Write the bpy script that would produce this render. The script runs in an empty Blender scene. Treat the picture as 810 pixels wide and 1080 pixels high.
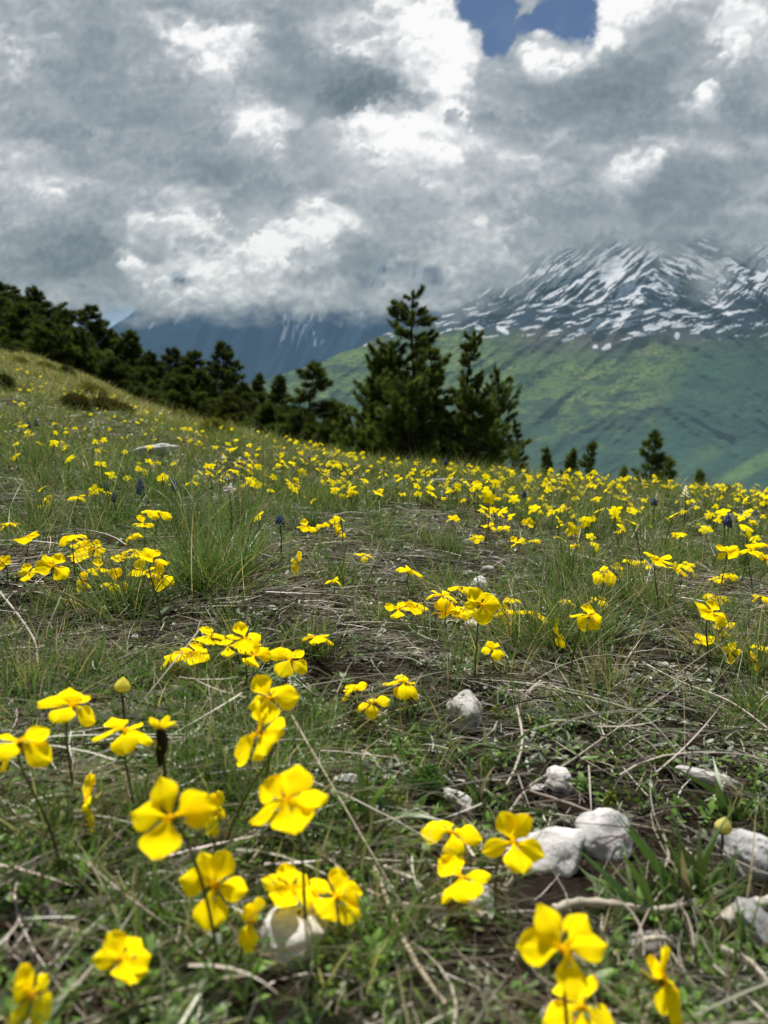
import bpy, math, random
import numpy as np
from mathutils import Vector, Matrix, noise as mnoise

# ---------------------------------------------------------------- noise
def _hash(ix, iy, seed):
    h = (ix.astype(np.int64) * 374761393 + iy.astype(np.int64) * 668265263 + seed * 974634777) & 0xFFFFFFFF
    h = ((h ^ (h >> 13)) * 1274126177) & 0xFFFFFFFF
    h = (h ^ (h >> 16)) & 0xFFFFFFFF
    return h
def perlin(x, y, seed=0):
    x = np.asarray(x, dtype=np.float64); y = np.asarray(y, dtype=np.float64)
    x, y = np.broadcast_arrays(x, y)
    ix = np.floor(x); iy = np.floor(y)
    fx = x - ix; fy = y - iy
    ix = ix.astype(np.int64); iy = iy.astype(np.int64)
    def g(dx, dy):
        a = _hash(ix + dx, iy + dy, seed) * (2 * np.pi / 4294967296.0)
        return np.cos(a) * (fx - dx) + np.sin(a) * (fy - dy)
    sx = fx * fx * fx * (fx * (fx * 6 - 15) + 10); sy = fy * fy * fy * (fy * (fy * 6 - 15) + 10)
    n0 = g(0, 0) * (1 - sx) + g(1, 0) * sx
    n1 = g(0, 1) * (1 - sx) + g(1, 1) * sx
    return (n0 * (1 - sy) + n1 * sy) * 1.5
def fbm(x, y, oct=4, seed=0, gain=0.5):
    s = 0; a = 1.0; t = 0
    for k in range(oct):
        s = s + a * perlin(x * 2.03 ** k + 17.3 * k, y * 2.03 ** k - 9.1 * k, seed + k); t += a; a *= gain
    return s / t
def billow(x, y, oct=4, seed=0, gain=0.5):
    s = 0; a = 1.0; t = 0
    for k in range(oct):
        s = s + a * np.abs(perlin(x * 2.03 ** k + 17.3 * k, y * 2.03 ** k - 9.1 * k, seed + k)); t += a; a *= gain
    return s / t
def sstep(a, b, x):
    t = np.clip((x - a) / (b - a), 0, 1)
    return t * t * (3 - 2 * t)
def gauss(u, v, cu, cv, ru, rv, ang=0.0):
    c, s = math.cos(math.radians(ang)), math.sin(math.radians(ang))
    du, dv = u - cu, v - cv
    a = (du * c + dv * s) / ru; b = (-du * s + dv * c) / rv
    return np.exp(-(a * a + b * b))
# ---------------------------------------------------------------- clouds
# light and dark masses of the cloud deck: (direction across, direction down, radius, radius, angle, amount)
BRIGHT = [(205,42,50,20,20,.25),(262,128,26,20,30,.38),(290,155,9,22,-30,.22),(228,72,30,14,20,.2),(255,38,22,18,0,.15),(372,52,36,18,0,.25),
 (400,160,20,12,0,.3),(440,28,40,34,20,.42),(482,50,16,26,0,.4),(478,92,34,18,20,.36),(430,148,62,18,10,.36),(470,170,22,12,0,.22),
 (592,70,34,16,0,.5),(632,38,14,26,20,.45),(560,60,34,12,-30,.32),(655,14,24,10,-15,.3),(680,3,60,9,0,.3),(775,50,12,26,25,.4),(745,98,12,24,35,.46),(692,165,24,12,-30,.34),
 (660,190,24,12,-35,.3),(18,180,38,40,0,.14),(62,208,22,16,40,.2),(205,238,52,14,0,.22),(150,236,10,12,0,.2),(277,262,26,24,0,.36),(330,246,36,18,0,.36),
 (160,300,24,10,30,.26),(136,278,8,18,-20,.3),(220,312,40,16,0,.2),(228,285,26,16,0,.26),(300,310,60,14,0,.14),(512,262,44,22,0,.15),(545,248,12,10,0,.18),(380,232,14,22,0,.18),
 (440,205,60,22,20,.12),(30,40,36,40,0,.08),(790,20,30,60,0,.15),(600,140,20,8,-20,.15),(560,175,50,16,25,.12),(400,320,60,10,0,.1),(60,70,22,60,0,.05),(740,165,40,10,-20,.08)]
DARK = [(88,50,44,50,0,.16),(45,150,50,40,0,.12),(300,58,32,40,0,.24),(385,86,36,34,0,.22),(350,120,44,26,0,.24),(262,185,62,22,12,.16),(150,130,80,40,0,.1),
 (90,262,80,26,10,.17),(40,300,80,30,0,.12),(200,215,50,12,0,.07),(545,105,42,26,0,.16),(500,125,26,22,0,.14),(645,100,90,50,0,.2),(720,190,90,40,0,.14),(790,105,26,44,0,.2),(700,35,40,30,0,.12),
 (415,205,34,14,0,.12),(300,215,50,12,0,.1),(640,250,150,30,0,.08),(690,230,100,30,0,.06),(250,250,14,14,0,.12),(170,17,20,14,0,.14),(225,22,30,8,0,.12),(330,290,50,16,0,.06),(380,275,30,40,0,.12),(420,110,26,24,0,.14)]
def author_L(x, y):
    x = np.array([float(x)]); y = np.array([float(y)]); L = 0.60
    for (a, b, ru, rv, an, k) in BRIGHT: L = L + k * .88 * gauss(x, y, a, b, ru, rv, an)
    for (a, b, ru, rv, an, k) in DARK: L = L - k * .65 * gauss(x, y, a, b, ru, rv, an)
    return float(L[0])
def add_puffs(u, v, L):
    r = np.random.default_rng(5)
    n1 = fbm(u / 26, v / 22, 4, 151, .6); n2 = fbm(u / 9, v / 8, 3, 152, .6); n3 = fbm(u / 60, v / 50, 3, 153)
    P = []
    for k in range(150): P.append((r.uniform(-120, 930), r.uniform(-60, 330), r.uniform(34, 74)))
    for k in range(320): P.append((r.uniform(-60, 880), r.uniform(-30, 335), r.uniform(14, 34)))
    # heaps of small crisp heads where the deck is bright
    for (a, b, ru, rv, an, q) in BRIGHT:
        if q < .2: continue
        for k in range(int(5 + ru * rv / 110)):
            c, s_ = math.cos(math.radians(an)), math.sin(math.radians(an)); x, y = r.normal() * ru * .55, r.normal() * rv * .6
            P.append((a + x * c - y * s_, b + x * s_ + y * c, r.uniform(6, 17)))
    P.sort(key=lambda p: -p[2] + r.normal() * 9)
    for (cx, cy, R) in P:
        if not (-200 < cx < 1000): continue
        m = (np.abs(u - cx) < R * 1.6) & (np.abs(v - cy) < R * 1.6)
        if not m.any(): continue
        uu, vv = u[m], v[m]
        dx = (uu - cx) / R + .55 * n1[m] * min(1, 26 / R) + .45 * n3[m]; dy = (vv - cy) / R * 1.12 + .5 * n1[m] * min(1, 26 / R) + .3 * n3[m]
        d = np.sqrt(dx * dx + dy * dy) + (.26 + .2 * min(1, 14 / R)) * n2[m] + .3 * n1[m]
        upw = np.clip(-dy * .8 - dx * .12, -1, 1)
        L0 = author_L(cx, cy)
        a = sstep(1.05, .62 + .12 * r.random(), d) * sstep(-.75, .25, upw) * r.uniform(.25, .75)
        rim = sstep(.35, 1.0, d) * np.clip(upw, 0, 1)
        k = .11 + .24 * float(sstep(.5, .85, L0))
        shade = L0 - .05 + k * (rim * 1.25 + .45 * upw - .12) + .06 * n2[m]
        L[m] = L[m] * (1 - a) + shade * a
    L = .625 + (L - .60) * (1.38 + .02 * sstep(.6, .8, L))
    return L + .05 * n2 * sstep(.5, .8, L)
def cloud_field(u, v):
    """returns rgb, alpha of the cloud deck for direction coordinates u (across) and v (down)"""
    wu = 24 * fbm(u / 95, v / 70, 3, 11) + 8 * fbm(u / 33, v / 27, 3, 12) + 3 * fbm(u / 11, v / 10, 2, 14)
    wv = 20 * fbm(u / 95, v / 70, 3, 21) + 7 * fbm(u / 33, v / 27, 3, 22) + 3 * fbm(u / 11, v / 10, 2, 24)
    U, V = u + wu, v + wv
    L = 0.60 + 0.0 * u
    for (a, b, ru, rv, an, k) in BRIGHT: L = L + k * .88 * gauss(U, V, a, b, ru, rv, an)
    for (a, b, ru, rv, an, k) in DARK: L = L - k * 0.65 * gauss(U, V, a, b, ru, rv, an)
    def H(x, y):
        t = 0; a = 1.0
        for k in range(5):
            n = perlin(x / 120 * 2.03 ** k + 17.3 * k, y / 84 * 2.03 ** k - 9.1 * k, 31 + k)
            t = t + a * np.sqrt(n * n + .012); a *= .52
        return t / 2.0
    Uh, Vh = u + .55 * wu, v + .55 * wv
    h = H(Uh, Vh)
    d = h - H(Uh - 3.0, Vh + 7.0)  # height difference paints a lit and a shaded side on each puff
    # puffs are crisp where the cloud is bright and soft in its thick grey parts
    crisp = 0.35 + 1.1 * sstep(.45, .85, L)
    L = L + 1.0 * d * crisp + 0.25 * (h - .27) * crisp + 0.10 * fbm(U / 160, V / 80, 3, 41) + 0.05 * fbm(U / 28, V / 20, 4, 43)
    outside = sstep(0, 300, np.maximum(np.abs(u - 405) - 405, -v))
    L = L + outside * .22 * fbm(u / 150, v / 120, 4, 51)
    # billows piled over one another, each painted lit along its upper edge and melting away below
    L = add_puffs(u, v, L)
    L = np.clip(L, .25, 1.0)
    # soft shoulder
    c0 = np.array([.37, .43, .47]); c1 = np.array([.575, .62, .655]); c2 = np.array([.76, .785, .80]); c3 = np.array([.985, .985, .985])
    xs = [.25, .5, .70, .92]
    rgb = np.stack([np.interp(L, xs, [c0[i], c1[i], c2[i], c3[i]]) for i in range(3)], -1)
    low = sstep(150, 330, v)[..., None]
    rgb = rgb * (1 - low * np.array([.06, .045, .05]))
    rgb = rgb * (1 - .45 * sstep(250, 1500, np.abs(u - 405) - 500))[..., None]  # deck darkened outside the view to weaken its fill light
    rgb = np.where(rgb <= .04045, rgb / 12.92, ((rgb + .055) / 1.055) ** 2.4)
    # the gap of blue sky
    gu = u + 20 * fbm(u / 36, v / 30, 5, 61, .62); gv = v + 18 * fbm(u / 36, v / 30, 5, 62, .62)
    hole = 1.3 * gauss(gu, gv, 508, 6, 30, 24) + 1.1 * gauss(gu, gv, 523, 46, 14, 20) + 1.2 * gauss(gu, gv, 606, 18, 26, 34) + .9 * gauss(gu, gv, 556, 24, 34, 14, -10) \
        + .9 * gauss(gu, gv, 560, -40, 70, 44) - .55 * gauss(gu, gv, 553, 10, 7, 20, 25)
    alpha = 1 - sstep(.42, .78, hole) * (1 - .06 * sstep(.05, .5, fbm(gu / 26, gv / 40, 4, 63) + .8 * gauss(gu, gv, 548, 30, 14, 30)))
    # frayed lower edge in front of the peaks
    xs = [-2200, -300, 0, 110, 150, 200, 300, 350, 400, 440, 470, 500, 540, 560, 600, 650, 700, 750, 780, 810, 1100, 3000]
    ys = [300, 335, 336, 338, 335, 331, 330, 329, 330, 328, 327, 324, 308, 292, 276, 270, 274, 266, 274, 272, 262, 300]
    vb = np.interp(u, xs, ys)
    n = fbm(u / 45, v / 26, 5, 71, .6)
    side = sstep(420, 560, u)
    edge = vb - v + 26 * n
    lowa = sstep(-16 - 6 * side, 18 + 6 * side, edge)
    # thin places where rock shows, and a wisp lying across the summit
    thin = .9 * gauss(U, V, 190, 293, 12, 7) + .75 * gauss(U, V, 410, 280, 16, 8) + .65 * gauss(U, V, 455, 283, 22, 8) + .5 * gauss(U, V, 395, 300, 16, 6)
    lowa = lowa * (1 - np.clip(thin, 0, .9))
    wisp = .8 * gauss(U, V, 752, 284, 22, 26, 30) + .7 * gauss(U, V, 520, 292, 34, 16, -20) + .35 * gauss(U, V, 560, 285, 20, 12, -20)
    lowa = np.maximum(lowa, np.clip(wisp + .3 * n, 0, .9) * (wisp > .02))
    return rgb, alpha * lowa
# ---------------------------------------------------------------- scene, camera frame
sc = bpy.context.scene
COL = sc.collection
rng = np.random.default_rng(7)
random.seed(7)
PITCH = math.radians(8.4)
FP = 810.0                                  # focal length in pixels of an 810 wide picture
EYE = np.array([0.0, 0.0, 0.28])
CF = np.array([0, math.cos(PITCH), -math.sin(PITCH)]); CU = np.array([0, math.sin(PITCH), math.cos(PITCH)]); CR = np.array([1.0, 0, 0])
def ray(u, v):
    return CF + CR * ((u - 405) / FP) - CU * ((v - 540) / FP)
def elev(v):
    return np.tan(np.arctan((540 - np.asarray(v, float)) / FP) - PITCH)

# ---------------------------------------------------------------- terrain height
_TX = (np.array([-600, -200, 0, 50, 100, 150, 200, 250, 300, 400, 500, 810, 1400]) - 405) / FP
_TV = elev([250, 330, 372, 384, 404, 431, 449, 465, 490, 560, 585, 610, 640])
def ground_z(X, Y, micro=True):
    X = np.asarray(X, float); Y = np.asarray(Y, float)
    Yp = np.maximum(Y, .05)
    t = X / (Yp + .6)
    near = -.085 * X - .020 * Y - .0 * X * X
    near = np.where(Y < 0, near - .1 * Y, near)
    t2 = np.clip(X / np.maximum(Yp, 1), -1.6, 1.6)
    far = .28 + Yp * (np.interp(t2, _TX, _TV))
    w = sstep(math.log(3.0), math.log(24), np.log(Yp))
    z = near * (1 - w) + far * w
    w2 = sstep(math.log(150), math.log(2300), np.log(np.maximum(np.hypot(X, Y), .1)))
    z = z * (1 - w2) + (-372) * w2
    if micro:
        r = np.hypot(X, Y)
        z = z + .016 * fbm(X / .45, Y / .45, 2, 3) * sstep(30, 4, r) + .007 * fbm(X / .09, Y / .09, 2, 5) * sstep(7, 3, r) \
            + .10 * fbm(X / 3.1, Y / 3.1, 2, 8) * sstep(3, 9, r) + .5 * fbm(X / 14, Y / 14, 2, 9) * sstep(12, 40, r)
    return z
STONE_AT = []                                # places kept clear for stones: x, y, radius across, radius deep
def clear(X, Y):
    k = np.ones(len(X), bool)
    for (x, y, a, b) in STONE_AT: k &= ((X - x) / a) ** 2 + ((Y - y) / b) ** 2 > 1
    return k
def gz(x, y):
    return float(ground_z(np.array([x]), np.array([y]))[0])
_DS = np.exp(np.linspace(math.log(.2), math.log(120), 900))
def on_ground(u, v, lift=0.0):
    """where the line of sight through u, v meets the ground (raised by lift)"""
    P = EYE + _DS[:, None] * ray(u, v)
    g = ground_z(P[:, 0], P[:, 1]) + lift
    k = np.nonzero(P[:, 2] < g)[0]
    i = k[0] if len(k) else len(P) - 1
    return P[i], _DS[i]

# ---------------------------------------------------------------- mesh helpers
def new_mesh(name, V, Q, col=None, mat=None, smooth=True, tri=False, extra=None):
    """V (n,3), Q (m,4) or (m,3)"""
    V = np.ascontiguousarray(V, np.float32); Q = np.ascontiguousarray(Q, np.int32)
    k = Q.shape[1]
    me = bpy.data.meshes.new(name)
    me.vertices.add(len(V)); me.vertices.foreach_set('co', V.ravel())
    me.loops.add(Q.size); me.loops.foreach_set('vertex_index', Q.ravel())
    me.polygons.add(len(Q)); me.polygons.foreach_set('loop_start', np.arange(0, Q.size, k, dtype=np.int32))
    me.update(calc_edges=True)
    if smooth: me.polygons.foreach_set('use_smooth', np.ones(len(Q), bool))
    if col is not None:
        a = me.color_attributes.new('Col', 'FLOAT_COLOR', 'POINT')
        c = np.ones((len(V), 4), np.float32); c[:, :col.shape[1]] = col
        a.data.foreach_set('color', c.ravel())
    if mat is not None: me.materials.append(mat)
    return me
def grid_faces(nr, nc, wrap=False):
    i = np.arange(nr - 1)[:, None] * nc
    if wrap:
        j = np.arange(nc)[None, :]; jn = (j + 1) % nc
    else:
        j = np.arange(nc - 1)[None, :]; jn = j + 1
    return np.stack([i + j, i + jn, i + nc + jn, i + nc + j], -1).reshape(-1, 4)
def link(name, me, parent=None, mat=None):
    o = bpy.data.objects.new(name, me); COL.objects.link(o)
    if mat is not None and not me.materials: me.materials.append(mat)
    if parent is not None: o.parent = parent
    return o
def tag(o, label=None, cat=None, group=None, kind=None):
    if label: o['label'] = label
    if cat: o['category'] = cat
    if group: o['group'] = group
    if kind: o['kind'] = kind
    return o
def empty(name, loc):
    o = bpy.data.objects.new(name, None); o.empty_display_size = .05; o.location = [float(a) for a in loc]; COL.objects.link(o)
    return o
def strips(base, d, L, W, bend, c0, c1, nseg=4, prof='blade', side=None):
    """many tapering ribbons in one mesh: base, direction, length, width, bend vector, colours root/tip"""
    n = len(base)
    d = d / np.linalg.norm(d, axis=1, keepdims=True)
    if side is None:
        r = rng.normal(size=(n, 3)); r[:, 2] *= .3
        side = np.cross(d, r)
    side = side / (np.linalg.norm(side, axis=1, keepdims=True) + 1e-9)
    s = np.linspace(0, 1, nseg + 1)
    if prof == 'blade': pw = np.clip(1 - s ** 2.2, .06, 1)
    elif prof == 'leaf': pw = np.clip(np.sin(np.pi * (s * .86 + .1)) , .05, 1); pw[-1] = .06
    else: pw = np.clip(1 - .5 * s, .1, 1)
    P = base[:, None] + d[:, None] * (L[:, None] * s)[..., None] + bend[:, None] * (L[:, None] * s ** 2)[..., None]
    off = side[:, None] * (W[:, None] * .5 * pw)[..., None]
    V = np.stack([P - off, P + off], 2).reshape(n * (nseg + 1) * 2, 3)
    e = s ** .8; C = c0[:, None] * (1 - e)[None, :, None] + c1[:, None] * e[None, :, None]
    C = np.repeat(C[:, :, None], 2, 2).reshape(-1, 3)
    b = (np.arange(n) * (nseg + 1) * 2)[:, None] + (np.arange(nseg) * 2)[None]
    Q = np.stack([b, b + 1, b + 3, b + 2], -1).reshape(-1, 4)
    return V, Q, C
class Heap:
    def __init__(s): s.V = []; s.Q = []; s.C = []; s.n = 0
    def add(s, V, Q, C):
        s.V.append(V); s.Q.append(Q + s.n); s.C.append(C); s.n += len(V)
    def mesh(s, name, mat): return new_mesh(name, np.concatenate(s.V), np.concatenate(s.Q), np.concatenate(s.C), mat)
def tube(pts, rad, ns=6):
    pts = np.asarray(pts, float); rad = np.asarray(rad, float); n = len(pts)
    T = np.gradient(pts, axis=0); T /= np.linalg.norm(T, axis=1, keepdims=True) + 1e-9
    up = np.array([.31, .17, .93]) if abs(T[0, 2]) < .8 else np.array([.95, .2, .1])
    A = np.cross(T, up); A /= np.linalg.norm(A, axis=1, keepdims=True) + 1e-9
    B = np.cross(T, A)
    a = np.linspace(0, 2 * np.pi, ns, endpoint=False)
    V = pts[:, None] + rad[:, None, None] * (A[:, None] * np.cos(a)[None, :, None] + B[:, None] * np.sin(a)[None, :, None])
    return V.reshape(-1, 3), grid_faces(n, ns, True)

# ---------------------------------------------------------------- materials
def nmat(name):
    m = bpy.data.materials.new(name); m.use_nodes = True; nt = m.node_tree; nt.nodes.clear()
    out = nt.nodes.new('ShaderNodeOutputMaterial')
    return m, nt, nt.nodes, nt.links, out
def N(nt, t, **kw):
    n = nt.nodes.new(t)
    for k, v in kw.items():
        if k in n.inputs: n.inputs[k].default_value = v
        else: setattr(n, k, v)
    return n
def leafy(name, rough=.55, trans=.35, tint=(1, 1, 1), spec=.25, noise=0.0, nscale=300):
    m, nt, nn, ll, out = nmat(name)
    at = N(nt, 'ShaderNodeAttribute', attribute_name='Col')
    src = at.outputs['Color']
    if noise:
        tc = N(nt, 'ShaderNodeTexCoord'); nz = N(nt, 'ShaderNodeTexNoise', Scale=nscale, Detail=3.0); ll.new(tc.outputs['Object'], nz.inputs['Vector'])
        mr = N(nt, 'ShaderNodeMapRange'); mr.inputs['To Min'].default_value = 1 - noise; mr.inputs['To Max'].default_value = 1 + noise
        mr.inputs['From Min'].default_value = .3; mr.inputs['From Max'].default_value = .7
        ll.new(nz.outputs['Fac'], mr.inputs['Value'])
        mul = N(nt, 'ShaderNodeVectorMath', operation='SCALE'); ll.new(src, mul.inputs[0]); ll.new(mr.outputs[0], mul.inputs['Scale']); src = mul.outputs[0]
    p = N(nt, 'ShaderNodeBsdfPrincipled'); p.inputs['Roughness'].default_value = rough; p.inputs['Specular IOR Level'].default_value = spec
    ll.new(src, p.inputs['Base Color'])
    tr = N(nt, 'ShaderNodeBsdfTranslucent')
    g = N(nt, 'ShaderNodeMixRGB', blend_type='MULTIPLY'); g.inputs['Fac'].default_value = 1; g.inputs['Color2'].default_value = (*tint, 1)
    ll.new(src, g.inputs['Color1']); ll.new(g.outputs[0], tr.inputs['Color'])
    mx = N(nt, 'ShaderNodeMixShader'); mx.inputs['Fac'].default_value = trans
    ll.new(p.outputs[0], mx.inputs[1]); ll.new(tr.outputs[0], mx.inputs[2]); ll.new(mx.outputs[0], out.inputs['Surface'])
    return m
M_GRASS = leafy('grass_blades', .38, .35, (1.3, 1.35, .7), .5)
M_STRAW = leafy('dry_straw', .45, .12, (1, 1, 1), .45)
M_LEAF = leafy('small_leaves', .42, .25, (1.2, 1.3, .7), .45)
def glowing(m):
    nt = m.node_tree; mx = [n for n in nt.nodes if n.type == 'MIX_SHADER'][0]; out = [n for n in nt.nodes if n.type == 'OUTPUT_MATERIAL'][0]
    pr = [n for n in nt.nodes if n.type == 'BSDF_PRINCIPLED'][0]; tr = [n for n in nt.nodes if n.type == 'BSDF_TRANSLUCENT'][0]; g = [n for n in nt.nodes if n.type == 'MIX_RGB'][0]
    g.inputs['Color2'].default_value = (.55, .52, .4, 1)
    ad = nt.nodes.new('ShaderNodeAddShader'); nt.links.new(pr.outputs[0], ad.inputs[0]); nt.links.new(tr.outputs[0], ad.inputs[1]); nt.links.new(ad.outputs[0], out.inputs['Surface']); nt.nodes.remove(mx)
M_STEM = leafy('flower_stem', .5, .2)
M_PETAL = leafy('yellow_petal', .6, .34, (1.1, 1.0, .9), .0, .06, 700)
glowing(M_PETAL)
def veined(name):
    m = leafy(name, .6, .34, (1.1, 1.0, .9), .0); glowing(m)
    nt = m.node_tree; ll = nt.links; tc = N(nt, 'ShaderNodeTexCoord'); sp = N(nt, 'ShaderNodeSeparateXYZ'); ll.new(tc.outputs['Object'], sp.inputs[0])
    a = N(nt, 'ShaderNodeMath', operation='ADD'); a.inputs[1].default_value = .22; ll.new(sp.outputs['X'], a.inputs[0])
    d = N(nt, 'ShaderNodeMath', operation='DIVIDE'); ll.new(sp.outputs['Y'], d.inputs[0]); ll.new(a.outputs[0], d.inputs[1])
    d2 = N(nt, 'ShaderNodeMath', operation='MULTIPLY'); d2.inputs[1].default_value = 16; ll.new(d.outputs[0], d2.inputs[0])
    cb = N(nt, 'ShaderNodeCombineXYZ'); ll.new(d2.outputs[0], cb.inputs['X']); ll.new(sp.outputs['X'], cb.inputs['Y'])
    oi = N(nt, 'ShaderNodeObjectInfo'); rm = N(nt, 'ShaderNodeMath', operation='MULTIPLY'); rm.inputs[1].default_value = 40; ll.new(oi.outputs['Random'], rm.inputs[0]); ll.new(rm.outputs[0], cb.inputs['Z'])
    nz = N(nt, 'ShaderNodeTexNoise', Scale=1.0, Detail=3.0, Roughness=.6); ll.new(cb.outputs[0], nz.inputs['Vector'])
    mr = N(nt, 'ShaderNodeMapRange'); mr.inputs['From Min'].default_value = .3; mr.inputs['From Max'].default_value = .6; mr.inputs['To Min'].default_value = .40; mr.inputs['To Max'].default_value = 1.0
    ll.new(nz.outputs['Fac'], mr.inputs['Value'])
    bl = N(nt, 'ShaderNodeTexNoise', Scale=2.2, Detail=2.0); ll.new(cb.outputs[0], bl.inputs['Vector'])
    at = [n for n in nt.nodes if n.type == 'ATTRIBUTE'][0]; g = [n for n in nt.nodes if n.type == 'MIX_RGB'][0]; pr = [n for n in nt.nodes if n.type == 'BSDF_PRINCIPLED'][0]
    mx = N(nt, 'ShaderNodeMixRGB', blend_type='MIX'); mx.inputs['Color1'].default_value = (.86, .58, .01, 1); ll.new(mr.outputs[0], mx.inputs['Fac']); ll.new(at.outputs['Color'], mx.inputs['Color2'])
    ll.new(mx.outputs[0], pr.inputs['Base Color']); ll.new(mx.outputs[0], g.inputs['Color1'])
    bp = N(nt, 'ShaderNodeBump'); bp.inputs['Distance'].default_value = .0006; bp.inputs['Strength'].default_value = .6; ll.new(nz.outputs['Fac'], bp.inputs['Height']); ll.new(bp.outputs[0], pr.inputs['Normal'])
    return m
M_PETALV = veined('veined_petal')
M_NEEDLE = leafy('pine_needles', .6, .35, (1.3, 1.3, .6), .15)
M_BARK = leafy('bark', .9, 0.0, noise=.4, nscale=6)
M_BLUE = leafy('blue_flower', .5, .3)
# ---------------------------------------------------------------- world, sun, camera
SUN_EL, SUN_AZ = math.radians(66), math.radians(-14)      # ahead of the viewer, slightly left
w = bpy.data.worlds.new('World'); sc.world = w; w.use_nodes = True
nt = w.node_tree; bg = nt.nodes['Background']; bg.inputs['Strength'].default_value = .075
sky = nt.nodes.new('ShaderNodeTexSky'); sky.sky_type = 'NISHITA'; sky.sun_disc = False
sky.sun_elevation = SUN_EL; sky.sun_rotation = SUN_AZ; sky.altitude = 2500; sky.air_density = 1.0; sky.dust_density = 0.0; sky.ozone_density = 1.0
nt.links.new(sky.outputs[0], bg.inputs['Color'])
sd = bpy.data.lights.new('sun', 'SUN'); sd.energy = 5.0; sd.angle = math.radians(.53); sd.color = (1, .955, .88)
so = bpy.data.objects.new('sun', sd); COL.objects.link(so)
sdir = Vector((math.sin(SUN_AZ) * math.cos(SUN_EL), math.cos(SUN_AZ) * math.cos(SUN_EL), math.sin(SUN_EL)))
so.rotation_euler = sdir.to_track_quat('Z', 'Y').to_euler(); so.location = (0, 0, 30)
cd = bpy.data.cameras.new('camera'); cam = bpy.data.objects.new('camera', cd); COL.objects.link(cam); sc.camera = cam
cd.sensor_fit = 'VERTICAL'; cd.sensor_height = 36; cd.lens = 27; cd.clip_start = .02; cd.clip_end = 30000
cam.location = EYE; cam.rotation_euler = (math.radians(90) - PITCH, 0, 0)
cd.dof.use_dof = True; cd.dof.focus_distance = 1.1; cd.dof.aperture_fstop = 8.5
sc.view_settings.view_transform = 'Standard'; sc.view_settings.look = 'None'; sc.view_settings.exposure = 0; sc.view_settings.gamma = 1
sc.render.engine = 'CYCLES'
sc.cycles.max_bounces = 6; sc.cycles.transparent_max_bounces = 12; sc.cycles.diffuse_bounces = 3; sc.cycles.transmission_bounces = 3
sc.cycles.use_denoising = True
sc.cycles.sample_clamp_indirect = 4
sc.cycles.caustics_reflective = False; sc.cycles.caustics_refractive = False

# ---------------------------------------------------------------- cloud deck
def build_clouds():
    R = 2400.0
    azf = np.arange(-42, 42.01, .13); azs = np.arange(43, 180.1, 2.5)
    az = np.concatenate([-azs[::-1], azf, azs]); el = np.concatenate([np.arange(-4, 27.5, .12), np.arange(27.6, 46, .6)])
    E, A = np.meshgrid(np.radians(el), np.radians(az), indexing='ij')
    Ac = np.clip(A, math.radians(-42), math.radians(42))
    dx = np.sin(Ac) * np.cos(E); dy = np.cos(Ac) * np.cos(E); dz = np.sin(E)
    f = dy * CF[1] + dz * CF[2]; up = dy * CU[1] + dz * CU[2]
    u = 405 + FP * dx / f + np.degrees(A - Ac) * 16; v = 540 - FP * up / f
    rgb, a = cloud_field(u, v)
    a = a * (1 - sstep(38, 45, np.degrees(E)) * .9)
    X = np.sin(A) * np.cos(E) * R; Y = np.cos(A) * np.cos(E) * R; Z = np.sin(E) * R
    V = np.stack([X, Y, Z], -1).reshape(-1, 3)
    C = np.concatenate([rgb, a[..., None]], -1).reshape(-1, 4)
    m, nt, nn, ll, out = nmat('cloud')
    at = N(nt, 'ShaderNodeAttribute', attribute_name='Col')
    em = N(nt, 'ShaderNodeEmission'); em.inputs['Strength'].default_value = 1.0
    ll.new(at.outputs['Color'], em.inputs['Color'])
    tr = N(nt, 'ShaderNodeBsdfTransparent'); mx = N(nt, 'ShaderNodeMixShader')
    ll.new(at.outputs['Alpha'], mx.inputs['Fac']); ll.new(tr.outputs[0], mx.inputs[1]); ll.new(em.outputs[0], mx.inputs[2]); ll.new(mx.outputs[0], out.inputs['Surface'])
    m.cycles.emission_sampling = 'NONE'
    o = link('clouds', new_mesh('clouds', V, grid_faces(len(el), len(az)), C, m)); tag(o, kind='structure')
build_clouds()

# ---------------------------------------------------------------- mountains
def mountain_mat(name, haze, k, bump):
    m, nt, nn, ll, out = nmat(name)
    at = N(nt, 'ShaderNodeAttribute', attribute_name='Col')
    tc = N(nt, 'ShaderNodeTexCoord')
    nz = N(nt, 'ShaderNodeTexNoise', Scale=.02, Detail=6.0, Roughness=.6); ll.new(tc.outputs['Object'], nz.inputs['Vector'])
    mr = N(nt, 'ShaderNodeMapRange'); mr.inputs['From Min'].default_value = .3; mr.inputs['From Max'].default_value = .7
    mr.inputs['To Min'].default_value = .75; mr.inputs['To Max'].default_value = 1.25
    ll.new(nz.outputs['Fac'], mr.inputs['Value'])
    mul = N(nt, 'ShaderNodeVectorMath', operation='SCALE'); ll.new(at.outputs['Color'], mul.inputs[0]); ll.new(mr.outputs[0], mul.inputs['Scale'])
    d = N(nt, 'ShaderNodeBsdfDiffuse'); ll.new(mul.outputs[0], d.inputs['Color'])
    bp = N(nt, 'ShaderNodeBump'); bp.inputs['Distance'].default_value = bump; ll.new(nz.outputs['Fac'], bp.inputs['Height']); ll.new(bp.outputs[0], d.inputs['Normal'])
    e = N(nt, 'ShaderNodeEmission'); e.inputs['Color'].default_value = (*haze, 1)  # haze imitated by an even glow mixed over the slope colour
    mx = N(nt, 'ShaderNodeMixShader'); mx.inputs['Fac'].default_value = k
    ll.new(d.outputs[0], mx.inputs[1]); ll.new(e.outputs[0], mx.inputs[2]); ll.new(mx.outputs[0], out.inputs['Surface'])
    m.cycles.emission_sampling = 'NONE'
    return m
def rot(u, v, deg):
    c, s = math.cos(math.radians(deg)), math.sin(math.radians(deg)); return u * c + v * s, -u * s + v * c
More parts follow.
